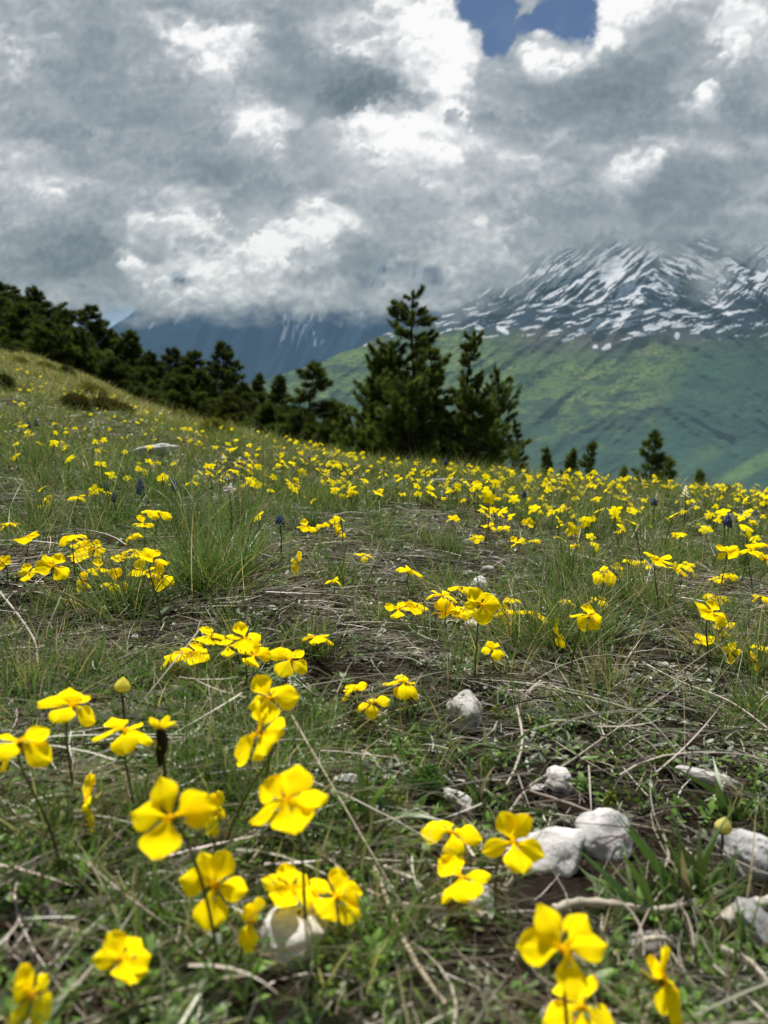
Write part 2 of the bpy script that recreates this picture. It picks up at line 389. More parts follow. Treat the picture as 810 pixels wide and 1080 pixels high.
def lerp3(a, b, t): return a * (1 - t[..., None]) + np.array(b) * t[..., None]
def build_massif():
    u = np.concatenate([np.linspace(-900, 150, 60), np.arange(155, 860, 1.25), np.linspace(870, 1900, 80)])
    nr = 330; s = np.linspace(0, 1, nr)
    top = np.interp(u, [-900, 0, 200, 240, 280, 340, 380, 400, 440, 500, 540, 580, 640, 700, 760, 810, 1200, 1900],
                    [520, 470, 428, 414, 400, 381, 364, 354, 342, 316, 280, 240, 222, 215, 212, 215, 250, 330])
    top = top + 3.5 * fbm(u / 40, u * 0, 4, 71) 
    S, U = np.meshgrid(s, u, indexing='ij')
    Vv = 545 + (top[None] - 545) * S + 16 * (fbm(u / 26, u * 0 + 3, 4, 72) * sstep(500, 560, u))[None] * S ** 8
    Yd = 2450 + 3900 * S ** .9
    # ribs and gullies run down the slope
    ax, ay = rot(U, Vv, -38)
    ax2, ay2 = rot(U, Vv, 34)
    k1 = sstep(640, 740, U)
    rel = (1 - 2 * np.abs(perlin(ax / 150, ay / 46, 81))) * (1 - k1) + (1 - 2 * np.abs(perlin(ax2 / 150, ay2 / 50, 82))) * k1
    rel2 = (1 - 2 * np.abs(perlin(ax / 60 + .2 * rel, ay / 17, 83))) * (1 - k1) + (1 - 2 * np.abs(perlin(ax2 / 60, ay2 / 18, 84))) * k1
    fine = fbm(U / 14, Vv / 9, 4, 85)
    relief = (70 + 70 * sstep(.5, .8, S)) * rel + (30 + 30 * sstep(.5, .8, S)) * rel2 + 20 * fine + 150 * fbm(U / 120, Vv / 70, 2, 86)
    relief = relief * sstep(0, .12, S) * (1 - .8 * sstep(.9, 1, S))
    Yr = Yd - relief * 1.3
    Z = EYE[2] + Yr * elev(Vv)
    X = Yr * (U - 405) / FP / 1.0 * (math.cos(PITCH) - elev(Vv) * math.sin(PITCH))
    # colours: rock above, brown turf, green pasture and darker woods below, cloud shadow painted over
    n1 = fbm(U / 60, Vv / 26, 4, 91); n2 = fbm(U / 16, Vv / 8, 4, 92)
    green = np.ones(U.shape + (3,)) * np.array([.11, .175, .055])
    green = lerp3(green, [.19, .25, .075], sstep(-.1, .4, n1 + .6 * n2))
    green = lerp3(green, [.035, .072, .045], sstep(.02, .3, fbm(U / 48, Vv / 12, 4, 93) + .35 * sstep(400, 460, Vv) - .22 * gauss(U, Vv, 520, 392, 90, 22)) * .85)
    spots = fbm(U / 5, Vv / 2.6, 3, 94)
    green = lerp3(green, [.03, .06, .035], sstep(.12, .3, spots + .35 * n2) * .75)
    green = lerp3(green, [.17, .2, .08], sstep(.25, .45, fbm(U / 22, Vv / 4, 3, 95)) * .5)
    dark = sstep(0, 60, U - (690 - (Vv - 380) * .55) + 30 * n1)  # mask of the cloud shadow painted into the slope colour
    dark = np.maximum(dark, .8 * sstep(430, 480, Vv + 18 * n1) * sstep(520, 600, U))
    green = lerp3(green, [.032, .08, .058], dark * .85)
    spur = sstep(3, -4, np.abs(Vv - (513 - (U - 755) * .55)) - 9) * sstep(740, 775, U)
    green = lerp3(green, [.12, .2, .06], spur * .9)
    green = lerp3(green, [.10, .17, .07], .6 * gauss(U, Vv, 742, 482, 30, 8, -25) + .5 * gauss(U, Vv, 700, 500, 24, 5, 20))
    brown = sstep(384, 356, Vv + 14 * n1 + .03 * (U - 600)) * sstep(500, 580, U) + sstep(372, 360, Vv + 8 * n1) * sstep(430, 380, U)
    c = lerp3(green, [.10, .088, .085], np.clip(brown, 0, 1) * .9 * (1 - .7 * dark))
    rocky = sstep(360, 340, Vv + 12 * n1 + 5 * n2)
    c = lerp3(c, [.032, .048, .078], rocky)
    # snow lying in streaks and patches
    def streak(U_, V_, ang, la, lb, seed):
        a, b = rot(U_ + 2 * rel + 3 * fbm(U_ / 30, V_ / 30, 2, seed + 5), V_ + 2.5 * rel2 + 3 * fbm(U_ / 30, V_ / 30, 2, seed + 6), ang)
        return fbm(a / la, b / lb, 3, seed, .55)
    m1 = sstep(700, 640, U) * sstep(350, 338, Vv + .0 * U)
    sA = streak(U, Vv, -40, 30, 3.6, 101) + .1 * gauss(U, Vv, 650, 290, 40, 24) + .14 * gauss(U, Vv, 590, 310, 36, 14, -35)
    sB = streak(U, Vv, 24, 26, 3.8, 102)
    sC = streak(U, Vv, -11, 26, 3.6, 103)
    kB = sstep(665, 690, U + (Vv - 300) * .5) * (1 - sstep(745, 765, U)); kC = sstep(314, 326, Vv - (U - 700) * .02) 
    base = sA * (1 - kB) + sB * kB + .42 * fbm(U / 20, Vv / 13, 4, 107)
    base = base * (1 - kC) + sC * kC
    thr = np.interp(Vv, [250, 290, 325, 345, 358, 366], [-.08, -.04, .03, .11, .24, .9])
    thr = thr + .30 * sstep(545, 500, U) * sstep(345, 320, Vv) * 0 + .03 * sstep(560, 480, U) - .06 * gauss(U, Vv, 650, 330, 80, 18) + .1 * sstep(760, 810, U) * sstep(300, 330, Vv)
    thr = thr + .05 * gauss(U, Vv, 500, 330, 30, 30)
    thr = np.where(U < 415, np.interp(Vv, [340, 352, 362], [.06, .12, .6]), thr)
    base = base - .13 * rel2 * sstep(.5, .7, S) - .06 * rel
    snow = sstep(-.01, .03, base - thr)
    snow = np.maximum(snow, sstep(.3, .55, gauss(U, Vv, 645, 283, 16, 15, -55) + .5 * fbm(U / 12, Vv / 9, 3, 106)))
    for (a, b, ra, rb, an) in [(624, 346, 18, 3.0, -12), (610, 352, 14, 3, -14), (700, 341, 9, 3.2, 0), (716, 343, 9, 2.6, -14), (672, 352, 12, 2.4, 8), (598, 358, 8, 2.2, -15), (640, 366, 6, 3, -35),
                               (628, 366, 3, 2.2, 0), (714, 354, 3, 4, 0), (662, 334, 40, 2.2, -14), (655, 342, 26, 1.8, -16), (530, 348, 8, 3, 30), (505, 346, 5, 2.4, 0), (395, 353, 6, 3.4, -25),
                               (386, 363, 5, 2, 0), (386, 352, 5, 3, -30), (505, 354, 7, 2, 10)]:
        snow = np.maximum(snow, sstep(.36, .52, gauss(U + 2 * n2, Vv + 1.5 * n2, a, b, ra, rb, an)))
    c = lerp3(c, [.80, .82, .85], snow)
    V = np.stack([X, Yr, Z], -1).reshape(-1, 3)
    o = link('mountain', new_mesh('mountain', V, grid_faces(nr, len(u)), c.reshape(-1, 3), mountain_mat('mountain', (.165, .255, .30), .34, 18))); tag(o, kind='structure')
def build_ridge():
    u = np.concatenate([np.linspace(-500, 80, 24), np.arange(85, 620, 1.5), np.linspace(640, 900, 20)])
    nr = 150; s = np.linspace(0, 1, nr)
    top = np.interp(u, [-500, 60, 110, 135, 175, 230, 300, 420, 520, 900], [420, 372, 349, 334, 300, 262, 230, 215, 205, 240]) + 3 * fbm(u / 30, u * 0, 3, 111)
    S, U = np.meshgrid(s, u, indexing='ij')
    Vv = 520 + (top[None] - 520) * S
    Yd = 6800 + 2600 * S
    ax, ay = rot(U, Vv, -70)
    rel = 1 - 2 * np.abs(perlin(ax / 200, ay / 40, 121)); rel2 = 1 - 2 * np.abs(perlin(ax / 60, ay / 14, 122))
    Yr = Yd - (200 * rel + 70 * rel2) * sstep(0, .1, S)
    Z = EYE[2] + Yr * elev(Vv); X = Yr * (U - 405) / FP * (math.cos(PITCH) - elev(Vv) * math.sin(PITCH))
    c = np.ones(U.shape + (3,)) * np.array([.03, .06, .09])
    spur = sstep(-3, 3, Vv - np.interp(U, [60, 145, 200, 260, 420], [400, 362, 346, 348, 372]))
    c = lerp3(c, [.022, .045, .065], spur)
    c = lerp3(c, [.05, .085, .075], sstep(375, 405, Vv + 10 * fbm(U / 30, Vv / 20, 2, 7)) * .6)
    st = fbm((U + .22 * (Vv - 340)) / 5.5, Vv / 34, 3, 131, .55)
    amt = np.maximum(gauss(U, Vv, 308, 345, 12, 28, 8), gauss(U, Vv, 324, 342, 16, 22, -10)) * 1.2 + gauss(U, Vv, 190, 331, 16, 12) + gauss(U, Vv, 165, 336, 12, 5) * .6 \
        + gauss(U, Vv, 360, 336, 30, 10) * .7 + gauss(U, Vv, 405, 338, 20, 12) * .6 + gauss(U, Vv, 275, 335, 16, 5) * .7 + 1.2 * sstep(328, 300, Vv) + .8 * gauss(U, Vv, 480, 322, 60, 10)
    snow = sstep(.02, .10, st - .42 + .42 * np.clip(amt, 0, 1.1)) * sstep(.15, .4, amt)
    for (a, b, ra, rb, an) in [(309, 352, 1.8, 14, 4), (321, 349, 1.6, 13, -14), (329, 346, 1.2, 9, -16), (187, 336, 2.2, 8, 30), (160, 343, 5, 1.8, -50)]:
        snow = np.maximum(snow, sstep(.3, .6, gauss(U, Vv, a, b, ra, rb, an)))
    c = lerp3(c, [.7, .74, .78], snow * .8)
    V = np.stack([X, Yr, Z], -1).reshape(-1, 3)
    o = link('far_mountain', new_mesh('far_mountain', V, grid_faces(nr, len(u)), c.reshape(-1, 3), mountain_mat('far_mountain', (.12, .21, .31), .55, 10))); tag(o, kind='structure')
build_massif(); build_ridge()

# ---------------------------------------------------------------- ground sheet
def bare(X, Y):
    """how bare the soil is, 0..1"""
    b = 1.1 * gauss(X, Y, .13, .53, .19, .19) + .8 * gauss(X, Y, .22, 1.38, .17, .17) + .6 * gauss(X, Y, .27, .46, .12, .12) + .8 * gauss(X, Y, -.06, .80, .12, .09) + .55 * gauss(X, Y, -.17, 1.29, .12, .06) + .5 * gauss(X, Y, .33, 1.05, .1, .08)
    b = b + .9 * sstep(.04, .28, fbm(X / .20, Y / .20, 3, 201)) * sstep(4, 1.5, Y)
    return np.clip(b, 0, 1)
def build_ground():
    rings = np.concatenate([[.04, .1], np.exp(np.arange(math.log(.16), math.log(2600), .0165))])
    azf = np.arange(-44, 44.01, .2); azs = np.arange(46, 180, 4.0)
    az = np.radians(np.concatenate([-azs[::-1], azf, azs, [180]]))
    Rr, A = np.meshgrid(rings, az, indexing='ij')
    X = np.sin(A) * Rr; Y = np.cos(A) * Rr
    Z = ground_z(X, Y)
    r = np.hypot(X, Y)
    Z = Z + .009 * fbm(X / .03, Y / .03, 4, 211, .6) * sstep(3.5, 1.5, r)
    V = np.stack([X, Y, Z], -1).reshape(-1, 3)
    b = bare(X, Y)
    c = np.ones(X.shape + (3,)) * np.array([.024, .017, .012])
    n = fbm(X / .12, Y / .12, 3, 221)
    c = lerp3(c, [.05, .038, .026], sstep(0, .4, n) * .5)
    c = lerp3(c, [.035, .042, .016], sstep(-.1, .3, fbm(X / .3, Y / .3, 3, 222)) * (1 - b) * .7)
    fr = sstep(3, 8, r)
    far = np.ones(X.shape + (3,)) * np.array([.13, .15, .05])
    far = lerp3(far, [.21, .20, .085], sstep(-.15, .3, fbm(X / 2.2, Y / 3.5, 4, 223)) * .8)
    far = lerp3(far, [.09, .13, .04], sstep(.05, .4, fbm(X / 5, Y / 4, 3, 224)) * .8)
    c = c * (1 - fr[..., None]) + far * fr[..., None]
    c = lerp3(c, [.03, .07, .035], sstep(60, 200, r))
    m, nt, nn, ll, out = nmat('ground')
    at = N(nt, 'ShaderNodeAttribute', attribute_name='Col'); tc = N(nt, 'ShaderNodeTexCoord')
    n1 = N(nt, 'ShaderNodeTexNoise', Scale=90.0, Detail=8.0, Roughness=.65); n2 = N(nt, 'ShaderNodeTexNoise', Scale=3.0, Detail=8.0, Roughness=.7)
    for q in (n1, n2): ll.new(tc.outputs['Object'], q.inputs['Vector'])
    ad = N(nt, 'ShaderNodeMath', operation='ADD'); ll.new(n1.outputs['Fac'], ad.inputs[0]); ll.new(n2.outputs['Fac'], ad.inputs[1])
    mr = N(nt, 'ShaderNodeMapRange'); mr.inputs['From Min'].default_value = .7; mr.inputs['From Max'].default_value = 1.3; mr.inputs['To Min'].default_value = .45; mr.inputs['To Max'].default_value = 1.6
    ll.new(ad.outputs[0], mr.inputs['Value'])
    mul = N(nt, 'ShaderNodeVectorMath', operation='SCALE'); ll.new(at.outputs['Color'], mul.inputs[0]); ll.new(mr.outputs[0], mul.inputs['Scale'])
    p = N(nt, 'ShaderNodeBsdfPrincipled'); p.inputs['Roughness'].default_value = .9; p.inputs['Specular IOR Level'].default_value = .1
    ll.new(mul.outputs[0], p.inputs['Base Color'])
    bp = N(nt, 'ShaderNodeBump'); bp.inputs['Distance'].default_value = .006; ll.new(n1.outputs['Fac'], bp.inputs['Height']); ll.new(bp.outputs[0], p.inputs['Normal'])
    ll.new(p.outputs[0], out.inputs['Surface'])
    o = link('ground', new_mesh('ground', V, grid_faces(len(rings), len(az)), c.reshape(-1, 3), m)); tag(o, kind='structure')
build_ground()
# ---------------------------------------------------------------- where the stones lie
STONES = [
 (572, 906, 84, 54, 'large smooth white stone shaped like a pointed leaf, right of centre foreground', [.95, .7, .62, .75, .95, .85, .95, 1.15, .9, .75, .72, .8], 8, 1, (1.18, 1.18, 1.18), .3, .36, .25),
 (640, 888, 58, 50, 'whitish stone with a notched right side beside the large pointed one', [1.05, .95, .9, .95, 1.0, .9, .72, .95, 1.0, .95, 1.0, 1.05], 0, 2, (1.05, 1.05, 1.05), .45, .42, .3),
 (309, 996, 62, 58, 'round pale grey stone with dark blotches under the foreground flowers', None, 0, 3, (1.2, 1.2, 1.22), .6, .8, .3),
 (490, 757, 36, 44, 'upright speckled grey stone in the middle of the picture', [.95, .85, .8, .85, .95, .9, .85, .95, 1.1, .9, .85, .9], 0, 4, (.85, .84, .80), 1.0, .9, .8),
 (485, 850, 34, 15, 'small peg shaped pale stone slanting down to the right', None, -38, 5, (.95, .93, .9), .3, .8, .4),
 (589, 829, 24, 30, 'knobbly pale stone above the large pointed one', None, 10, 6, (.95, .93, .9), .6, .9, .4),
 (748, 829, 62, 15, 'long narrow whitish stone slanting towards the right edge', None, -16, 7, (1, .98, .96), .4, .8, .4),
 (786, 908, 62, 50, 'large rough grey rock half buried at the right edge', [.9, .8, .8, .9, 1, .9, .8, .9, 1.05, .9, .8, .85], -25, 8, (.85, .85, .86), .9, .7, .4),
 (797, 985, 34, 50, 'blurred grey rock at the right edge below the large rough one', None, 10, 9, (.55, .55, .56), .8, .8, .4),
 (366, 830, 30, 17, 'small pale grey stone behind the flower with the winged petal', None, 0, 10, (.9, .9, .9), .5, .7, .4),
 (506, 956, 26, 28, 'small bright white stone under the flower tilted down left', None, 0, 11, (1.1, 1.1, 1.1), .2, .8, .4),
 (685, 1000, 54, 20, 'grey stone lying in shade below the pale curved root', None, 8, 12, (.5, .5, .5), .8, .7, .4),
 (506, 621, 16, 17, 'small bright white stone among the flowers of the middle right row', None, 0, 13, (1.25, 1.25, 1.25), .05, .9, .6),
 (515, 604, 14, 9, 'small beige stone on the brown soil gap', None, 0, 14, (.8, .75, .68), .4, .8, .4),
 (494, 608, 12, 9, 'small dull stone at the left rim of the brown soil gap', None, 0, 15, (.6, .56, .5), .4, .8, .4),
 (498, 663, 12, 20, 'small narrow white stone under the middle right row', None, 20, 16, (1.2, 1.2, 1.2), .05, .8, .6),
 (493, 575, 12, 9, 'tiny grey stone beside the flower left of the brown soil gap', None, 0, 17, (.6, .6, .58), .3, .8, .4),
 (521, 634, 12, 10, 'tiny white stone right of the small bright white one', None, 0, 18, (1.1, 1.1, 1.1), .1, .8, .4),
 (631, 626, 11, 10, 'left of two tiny pale stones under the arched flower row', None, 0, 19, (.9, .88, .85), .3, .8, .4),
 (720, 626, 12, 10, 'right of two tiny pale stones under the arched flower row', None, 0, 20, (.9, .88, .85), .3, .8, .4),
 (163, 479, 42, 13, 'long white stone lying in the meadow at the upper left', [1, .8, .6, .6, .7, .9, 1, .9, .7, .65, .7, .9], 14, 21, (1.15, 1.15, 1.15), .1, .9, .9),
 (40, 976, 40, 24, 'dull blurred grey stone low at the left', None, 0, 22, (.4, .4, .4), .6, .7, .3),
 (104, 958, 34, 18, 'dull blurred grey stone left of the round faced flower', None, 0, 23, (.4, .4, .4), .6, .7, .3),
]
for a_ in STONES:
    p_, d_ = on_ground(a_[0], a_[1] + a_[3] * .2); STONE_AT.append((p_[0], p_[1], a_[2] / FP * d_ * .55 + .001, max(a_[3], a_[2] * .4) / FP * d_ * .75 + .001)); STONE_AT.append((p_[0], p_[1] - a_[3] / FP * d_ * .9 - .008, a_[2] / FP * d_ * .5, a_[3] / FP * d_ * .6 + .010))
# ---------------------------------------------------------------- ground cover
def sample_xy(n, y0, y1, p=1.0, margin=.16, tmin=-.56, tmax=.56):
    """random places on the ground in front of the viewer, denser nearby"""
    Y = (y0 ** p + rng.random(n) * (y1 ** p - y0 ** p)) ** (1 / p)
    X = rng.uniform(tmin, tmax, n) * (Y + margin)
    if y0 < 5:                                # thinner to either side, for someone standing a step away
        m = int(n * .35); Y2 = (y0 ** p + rng.random(m) * (y1 ** p - y0 ** p)) ** (1 / p)
        X2 = np.sign(rng.random(m) - .5) * (rng.uniform(.56, 1.15, m) * (Y2 + margin) + rng.random(m) * .3)
        X = np.concatenate([X, X2]); Y = np.concatenate([Y, Y2])
    return X, Y
def vary(c, n, a=.25, hue=.1):
    c = np.array(c); k = rng.uniform(1 - a, 1 + a, (n, 1)); h = 1 + rng.normal(size=(n, 3)) * hue
    return np.clip(c * k * h, 0, 1)
def straw(heap, X, Y, Lr, Wr, hi=.012, pale=.5, rise=.12, br_c=(.13, .09, .06)):
    q = clear(X, Y); X, Y = X[q], Y[q]; n = len(X); Z = ground_z(X, Y)
    base = np.stack([X, Y, Z + rng.random(n) ** 1.6 * hi + .001], 1)
    fld = 3.0 * fbm(X / .25, Y / .25, 2, 301); a = fld + rng.normal(size=n) * .95 + (rng.random(n) < .5) * math.pi
    d = np.stack([np.cos(a), np.sin(a), rng.normal(size=n) * rise + .06], 1)
    L = rng.uniform(*Lr, n) * (1 + .25 * Y); W = rng.uniform(*Wr, n) * (1 + .35 * Y)
    b = rng.normal(size=(n, 3)) * .45; b[:, 2] = -np.abs(b[:, 2]) * .25 - d[:, 2] * .6
    c = vary([.80, .72, .59], n, .4, .06)
    br = rng.random(n) < (1 - pale); c[br] = vary(list(br_c), br.sum(), .4, .06)
    gy = rng.random(n) < .3 * pale; c[gy] = vary([.62, .57, .48], gy.sum(), .25, .03)
    heap.add(*strips(base, d, L, W, b, c * .7, c, 5, 'blade'))  # one end darkened, shade within the mat painted in
def blades(heap, cx, cy, n, rad, h, W=.0011, green=.8, splay=.45, c=(.06, .13, .035), tipc=(.19, .31, .09), nseg=5, dry=(.62, .53, .35)):
    """upright grass blades around one or many clump centres"""
    cx = np.repeat(np.atleast_1d(cx), n); cy = np.repeat(np.atleast_1d(cy), n); rad = np.repeat(np.broadcast_to(rad, (len(cx) // n,)), n); h = np.repeat(np.broadcast_to(h, (len(cx) // n,)), n)
    m = len(cx)
    a = rng.uniform(0, 6.28, m); r = rad * np.abs(rng.normal(size=m)) * .6
    X = cx + np.cos(a) * r; Y = cy + np.sin(a) * r
    q = clear(X, Y); X, Y, a, r, h, rad = X[q], Y[q], a[q], r[q], h[q], rad[q]; m = len(X); Z = ground_z(X, Y)
    lean = (r / np.maximum(rad, 1e-4)) * splay + np.abs(rng.normal(size=m)) * .12
    a2 = a + rng.normal(size=m) * 1.0
    d = np.stack([np.cos(a2) * lean, np.sin(a2) * lean, np.ones(m)], 1)
    L = h * rng.uniform(.45, 1.15, m); Wd = W * rng.uniform(.7, 1.3, m) * (1 + .30 * Y)
    b = np.stack([np.cos(a2) * lean * .9, np.sin(a2) * lean * .9, -rng.random(m) * .25 * (lean + .3)], 1) + rng.normal(size=(m, 3)) * .20
    c0 = vary(c, m, .3, .08) * .6; c1 = vary(tipc, m, .35, .08)  # roots darkened: shade between the blades painted into the colour
    dr = rng.random(m) > green; k = dr.sum(); q = vary(dry, k, .35, .05); c0[dr] = q * .45; c1[dr] = q  # dry blades get the same painted root shade
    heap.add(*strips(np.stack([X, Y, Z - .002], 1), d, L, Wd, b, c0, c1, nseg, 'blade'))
def rosettes(heap, cx, cy, n, L, W, c, up=.55, h=.006, tip=None, prof='leaf'):
    q = clear(cx, cy); cx, cy = cx[q], cy[q]; L = np.asarray(L)[q] if np.ndim(L) else L; W = np.asarray(W)[q] if np.ndim(W) else W
    m = len(cx) * n
    X0 = np.repeat(cx, n); Y0 = np.repeat(cy, n); Z0 = ground_z(cx, cy); Z0 = np.repeat(Z0, n)
    a = rng.uniform(0, 6.28, m)
    el = np.abs(rng.normal(size=m)) * up + .12
    d = np.stack([np.cos(a), np.sin(a), el], 1)
    base = np.stack([X0 + np.cos(a) * .0015, Y0 + np.sin(a) * .0015, Z0 + rng.random(m) * h], 1)
    Lm = np.repeat(np.broadcast_to(L, cx.shape), n) * rng.uniform(.55, 1.2, m); Wm = np.repeat(np.broadcast_to(W, cx.shape), n) * rng.uniform(.7, 1.25, m)
    side = np.stack([-np.sin(a), np.cos(a), rng.normal(size=m) * .35], 1)
    b = np.stack([np.cos(a) * .1, np.sin(a) * .1, -rng.random(m) * .5], 1)
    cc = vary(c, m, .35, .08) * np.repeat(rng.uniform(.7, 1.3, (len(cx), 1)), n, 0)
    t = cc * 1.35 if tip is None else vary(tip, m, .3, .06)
    heap.add(*strips(base, d, Lm, Wm, b, cc * .5, t, 4, prof, side))  # leaf bases painted darker, as shade inside the rosette

def keepmask(X, Y, f): return rng.random(len(X)) < f
# dead straw lying in mats
hs = Heap()
X, Y = sample_xy(44000, .24, 2.2, 1.0)
k = keepmask(X, Y, np.clip(.35 + 1.1 * fbm(X / .28, Y / .28, 3, 311) + .25, .12, 1) * (1 - .93 * bare(X, Y)))
straw(hs, X[k], Y[k], (.025, .08), (.0006, .0013), .014, .55)
X, Y = sample_xy(7000, .2, .6, 1.0); k = keepmask(X, Y, 1 - .85 * bare(X, Y)); straw(hs, X[k], Y[k], (.02, .06), (.0007, .0016), .022, .6)
X, Y = sample_xy(26000, .24, 1.6, 1.0); straw(hs, X, Y, (.005, .018), (.0006, .0016), .006, .06, br_c=(.06, .038, .027))
X, Y = sample_xy(5000, .24, 1.6, 1.0); straw(hs, X, Y, (.02, .05), (.0005, .0011), .009, .5)
X, Y = sample_xy(4500, .4, 1.8, 1.0)
k = keepmask(X, Y, np.clip(sstep(.0, .35, fbm(X / .3, Y / .3, 2, 312)), .03, 1)); straw(hs, X[k], Y[k], (.05, .12), (.0008, .0015), .03, .75, .22)
X, Y = sample_xy(20000, .5, 1.9, 1.0); k = keepmask(X, Y, np.clip(.45 + 1.3 * fbm(X / .2, Y / .2, 3, 314), .08, 1) * (1 - .9 * bare(X, Y))); straw(hs, X[k], Y[k], (.015, .05), (.0004, .0008), .02, .85)
X, Y = sample_xy(16000, 1.8, 6.5, 1.2); k = keepmask(X, Y, np.clip(.35 + 1.2 * fbm(X / .6, Y / .6, 3, 313), .05, 1)); straw(hs, X[k], Y[k], (.03, .09), (.0009, .0018), .02, .6)
tag(link('straw_litter', hs.mesh('straw_litter', M_STRAW)), 'mats of dead pale straw and thatch lying over the soil', 'dry grass', kind='stuff')
# low leafy cover
hl = Heap()
X, Y = sample_xy(15000, .24, 3.2, .9)
gcov = np.clip(.25 + .2 * sstep(.35, .9, Y) + 1.5 * fbm(X / .22, Y / .22, 3, 321) , .06, 1) * (1 - .8 * bare(X, Y))
k = keepmask(X, Y, gcov); X, Y = X[k], Y[k]
rosettes(hl, X, Y, 7, .0075 * (1 + .5 * Y), .0028 * (1 + .5 * Y), (.11, .15, .06), tip=(.24, .30, .14))
X, Y = sample_xy(6000, .24, 2.6, .9); k = keepmask(X, Y, sstep(.05, .3, fbm(X / .18, Y / .18, 3, 322)) * (1 - .7 * bare(X, Y)) * .9 + .04); X, Y = X[k], Y[k]
rosettes(hl, X, Y, 8, .011 * (1 + .3 * Y), .0032 * (1 + .3 * Y), (.09, .17, .035), .7, tip=(.20, .34, .07))
X, Y = sample_xy(4000, .24, 1.6, .9); k = keepmask(X, Y, sstep(.1, .35, fbm(X / .2, Y / .2, 3, 325)) * .8 + .02); X, Y = X[k], Y[k]      # grey downy leaves
rosettes(hl, X, Y, 8, .014, .0038, (.22, .26, .17), .6, tip=(.38, .43, .29))
X, Y = sample_xy(9000, 2.4, 7, 1.2); k = keepmask(X, Y, np.clip(.5 + fbm(X / .8, Y / .8, 3, 323), .05, 1)); X, Y = X[k], Y[k]
rosettes(hl, X, Y, 7, .022 * (1 + .1 * Y), .009 * (1 + .1 * Y), (.11, .16, .055), .7, tip=(.22, .28, .10))
X, Y = sample_xy(2600, .22, .62, 1.0); k = keepmask(X, Y, np.clip(.3 + 1.4 * fbm(X / .1, Y / .1, 2, 324) + .5 * sstep(.1, -.1, X) + .3 * sstep(.16, .24, X), 0, 1) * (1 - .8 * bare(X, Y))); X, Y = X[k], Y[k]
rosettes(hl, X, Y, 8, rng.uniform(.007, .014, len(X)), .0042, (.09, .18, .03), .8, .012, tip=(.21, .37, .06))
tag(link('leafy_cover', hl.mesh('leafy_cover', M_LEAF)), 'low cover of tiny grey green leaves over the soil', 'ground cover', kind='stuff')
X = np.concatenate([rng.uniform(-.24, -.02, 420), rng.uniform(.12, .28, 160)]); Y = np.concatenate([rng.uniform(.25, .46, 420), rng.uniform(.3, .5, 160)])
k = keepmask(X, Y, np.clip(.5 + 1.6 * fbm(X / .07, Y / .07, 2, 326), .05, 1)); X, Y = X[k], Y[k]
rosettes(hl, X, Y, 9, rng.uniform(.010, .021, len(X)), .0058, (.10, .19, .03), .7, .014, tip=(.24, .40, .07))
# grass
hg = Heap()
def at(u, v):
    p, d = on_ground(u, v); return p[0], p[1], d
# larger tussocks seen in the picture: u, v of the foot, blades, radius, height, dryness
TUFTS = [(135, 650, 200, .04, .085, .85), (215, 632, 330, .055, .14, .85), (250, 615, 240, .06, .13, .85), (90, 655, 110, .05, .05, .8), (40, 660, 110, .05, .05, .75), (30, 740, 260, .05, .06, .7), (75, 720, 120, .04, .05, .6),
    (250, 700, 180, .045, .07, .8), (330, 690, 160, .04, .06, .75), (235, 850, 150, .03, .075, .9), (285, 860, 150, .03, .07, .85), (320, 800, 90, .025, .05, .85), (200, 840, 110, .03, .075, .9), (150, 880, 110, .03, .06, .85), (60, 900, 90, .03, .06, .8),
    (580, 690, 300, .05, .12, .72), (620, 680, 260, .05, .11, .72), (660, 640, 260, .06, .12, .8), (600, 620, 260, .07, .13, .85), (540, 690, 120, .03, .08, .6), (700, 650, 160, .05, .09, .75), (760, 700, 200, .05, .09, .6), (640, 730, 160, .05, .06, .4),
    (800, 720, 130, .04, .09, .6), (410, 660, 100, .04, .06, .8), (360, 620, 160, .05, .07, .8), (330, 560, 160, .08, .11, .85), (480, 590, 120, .06, .07, .8), (700, 600, 160, .08, .11, .85), (560, 560, 160, .09, .12, .85), (40, 560, 220, .09, .13, .8),
    (120, 560, 240, .1, .15, .85), (200, 570, 240, .1, .15, .85), (250, 560, 200, .08, .14, .85), (100, 520, 240, .12, .17, .85), (40, 500, 200, .12, .16, .85), (170, 530, 200, .1, .15, .85), (340, 530, 160, .1, .12, .85), (620, 570, 200, .1, .13, .85), (780, 600, 160, .08, .1, .85), (450, 790, 60, .02, .03, .9), (510, 700, 70, .03, .05, .8)]
for (u, v, n, r, h, g) in TUFTS:
    x, y, d = at(u, v); blades(hg, x, y, n, r, h, .0010, g)
X, Y = sample_xy(2300, .3, 2.6, 1.0); f = np.clip(.30 + 2.4 * fbm(X / .30, Y / .30, 3, 331) + .25 * sstep(1.2, 2, Y), .03, 1) * (1 - .85 * bare(X, Y)); k = keepmask(X, Y, f); X, Y = X[k], Y[k]
H = rng.uniform(.025, .07, len(X)) * sstep(.15, .9, Y) + .012; blades(hg, X, Y, 28, .022 + .012 * Y, H, .0010, .74)
X, Y = sample_xy(1500, .2, .75, 1.0); f = np.clip(.28 + 1.9 * fbm(X / .14, Y / .14, 3, 335) + .35 * sstep(.08, -.1, X), .02, 1) * (1 - .8 * bare(X, Y)); k = keepmask(X, Y, f); X, Y = X[k], Y[k]
blades(hg, X, Y, 20, .018, rng.uniform(.02, .05, len(X)), .0015, .8, .7)
X, Y = sample_xy(3600, 2.2, 8, 1.3); f = np.clip(.55 + 1.5 * fbm(X / .9, Y / .9, 3, 332), .05, 1); k = keepmask(X, Y, f); X, Y = X[k], Y[k]
blades(hg, X, Y, 26, .06, rng.uniform(.05, .13, len(X)), .0011, .78, c=(.085, .145, .035), tipc=(.23, .31, .08), nseg=4)
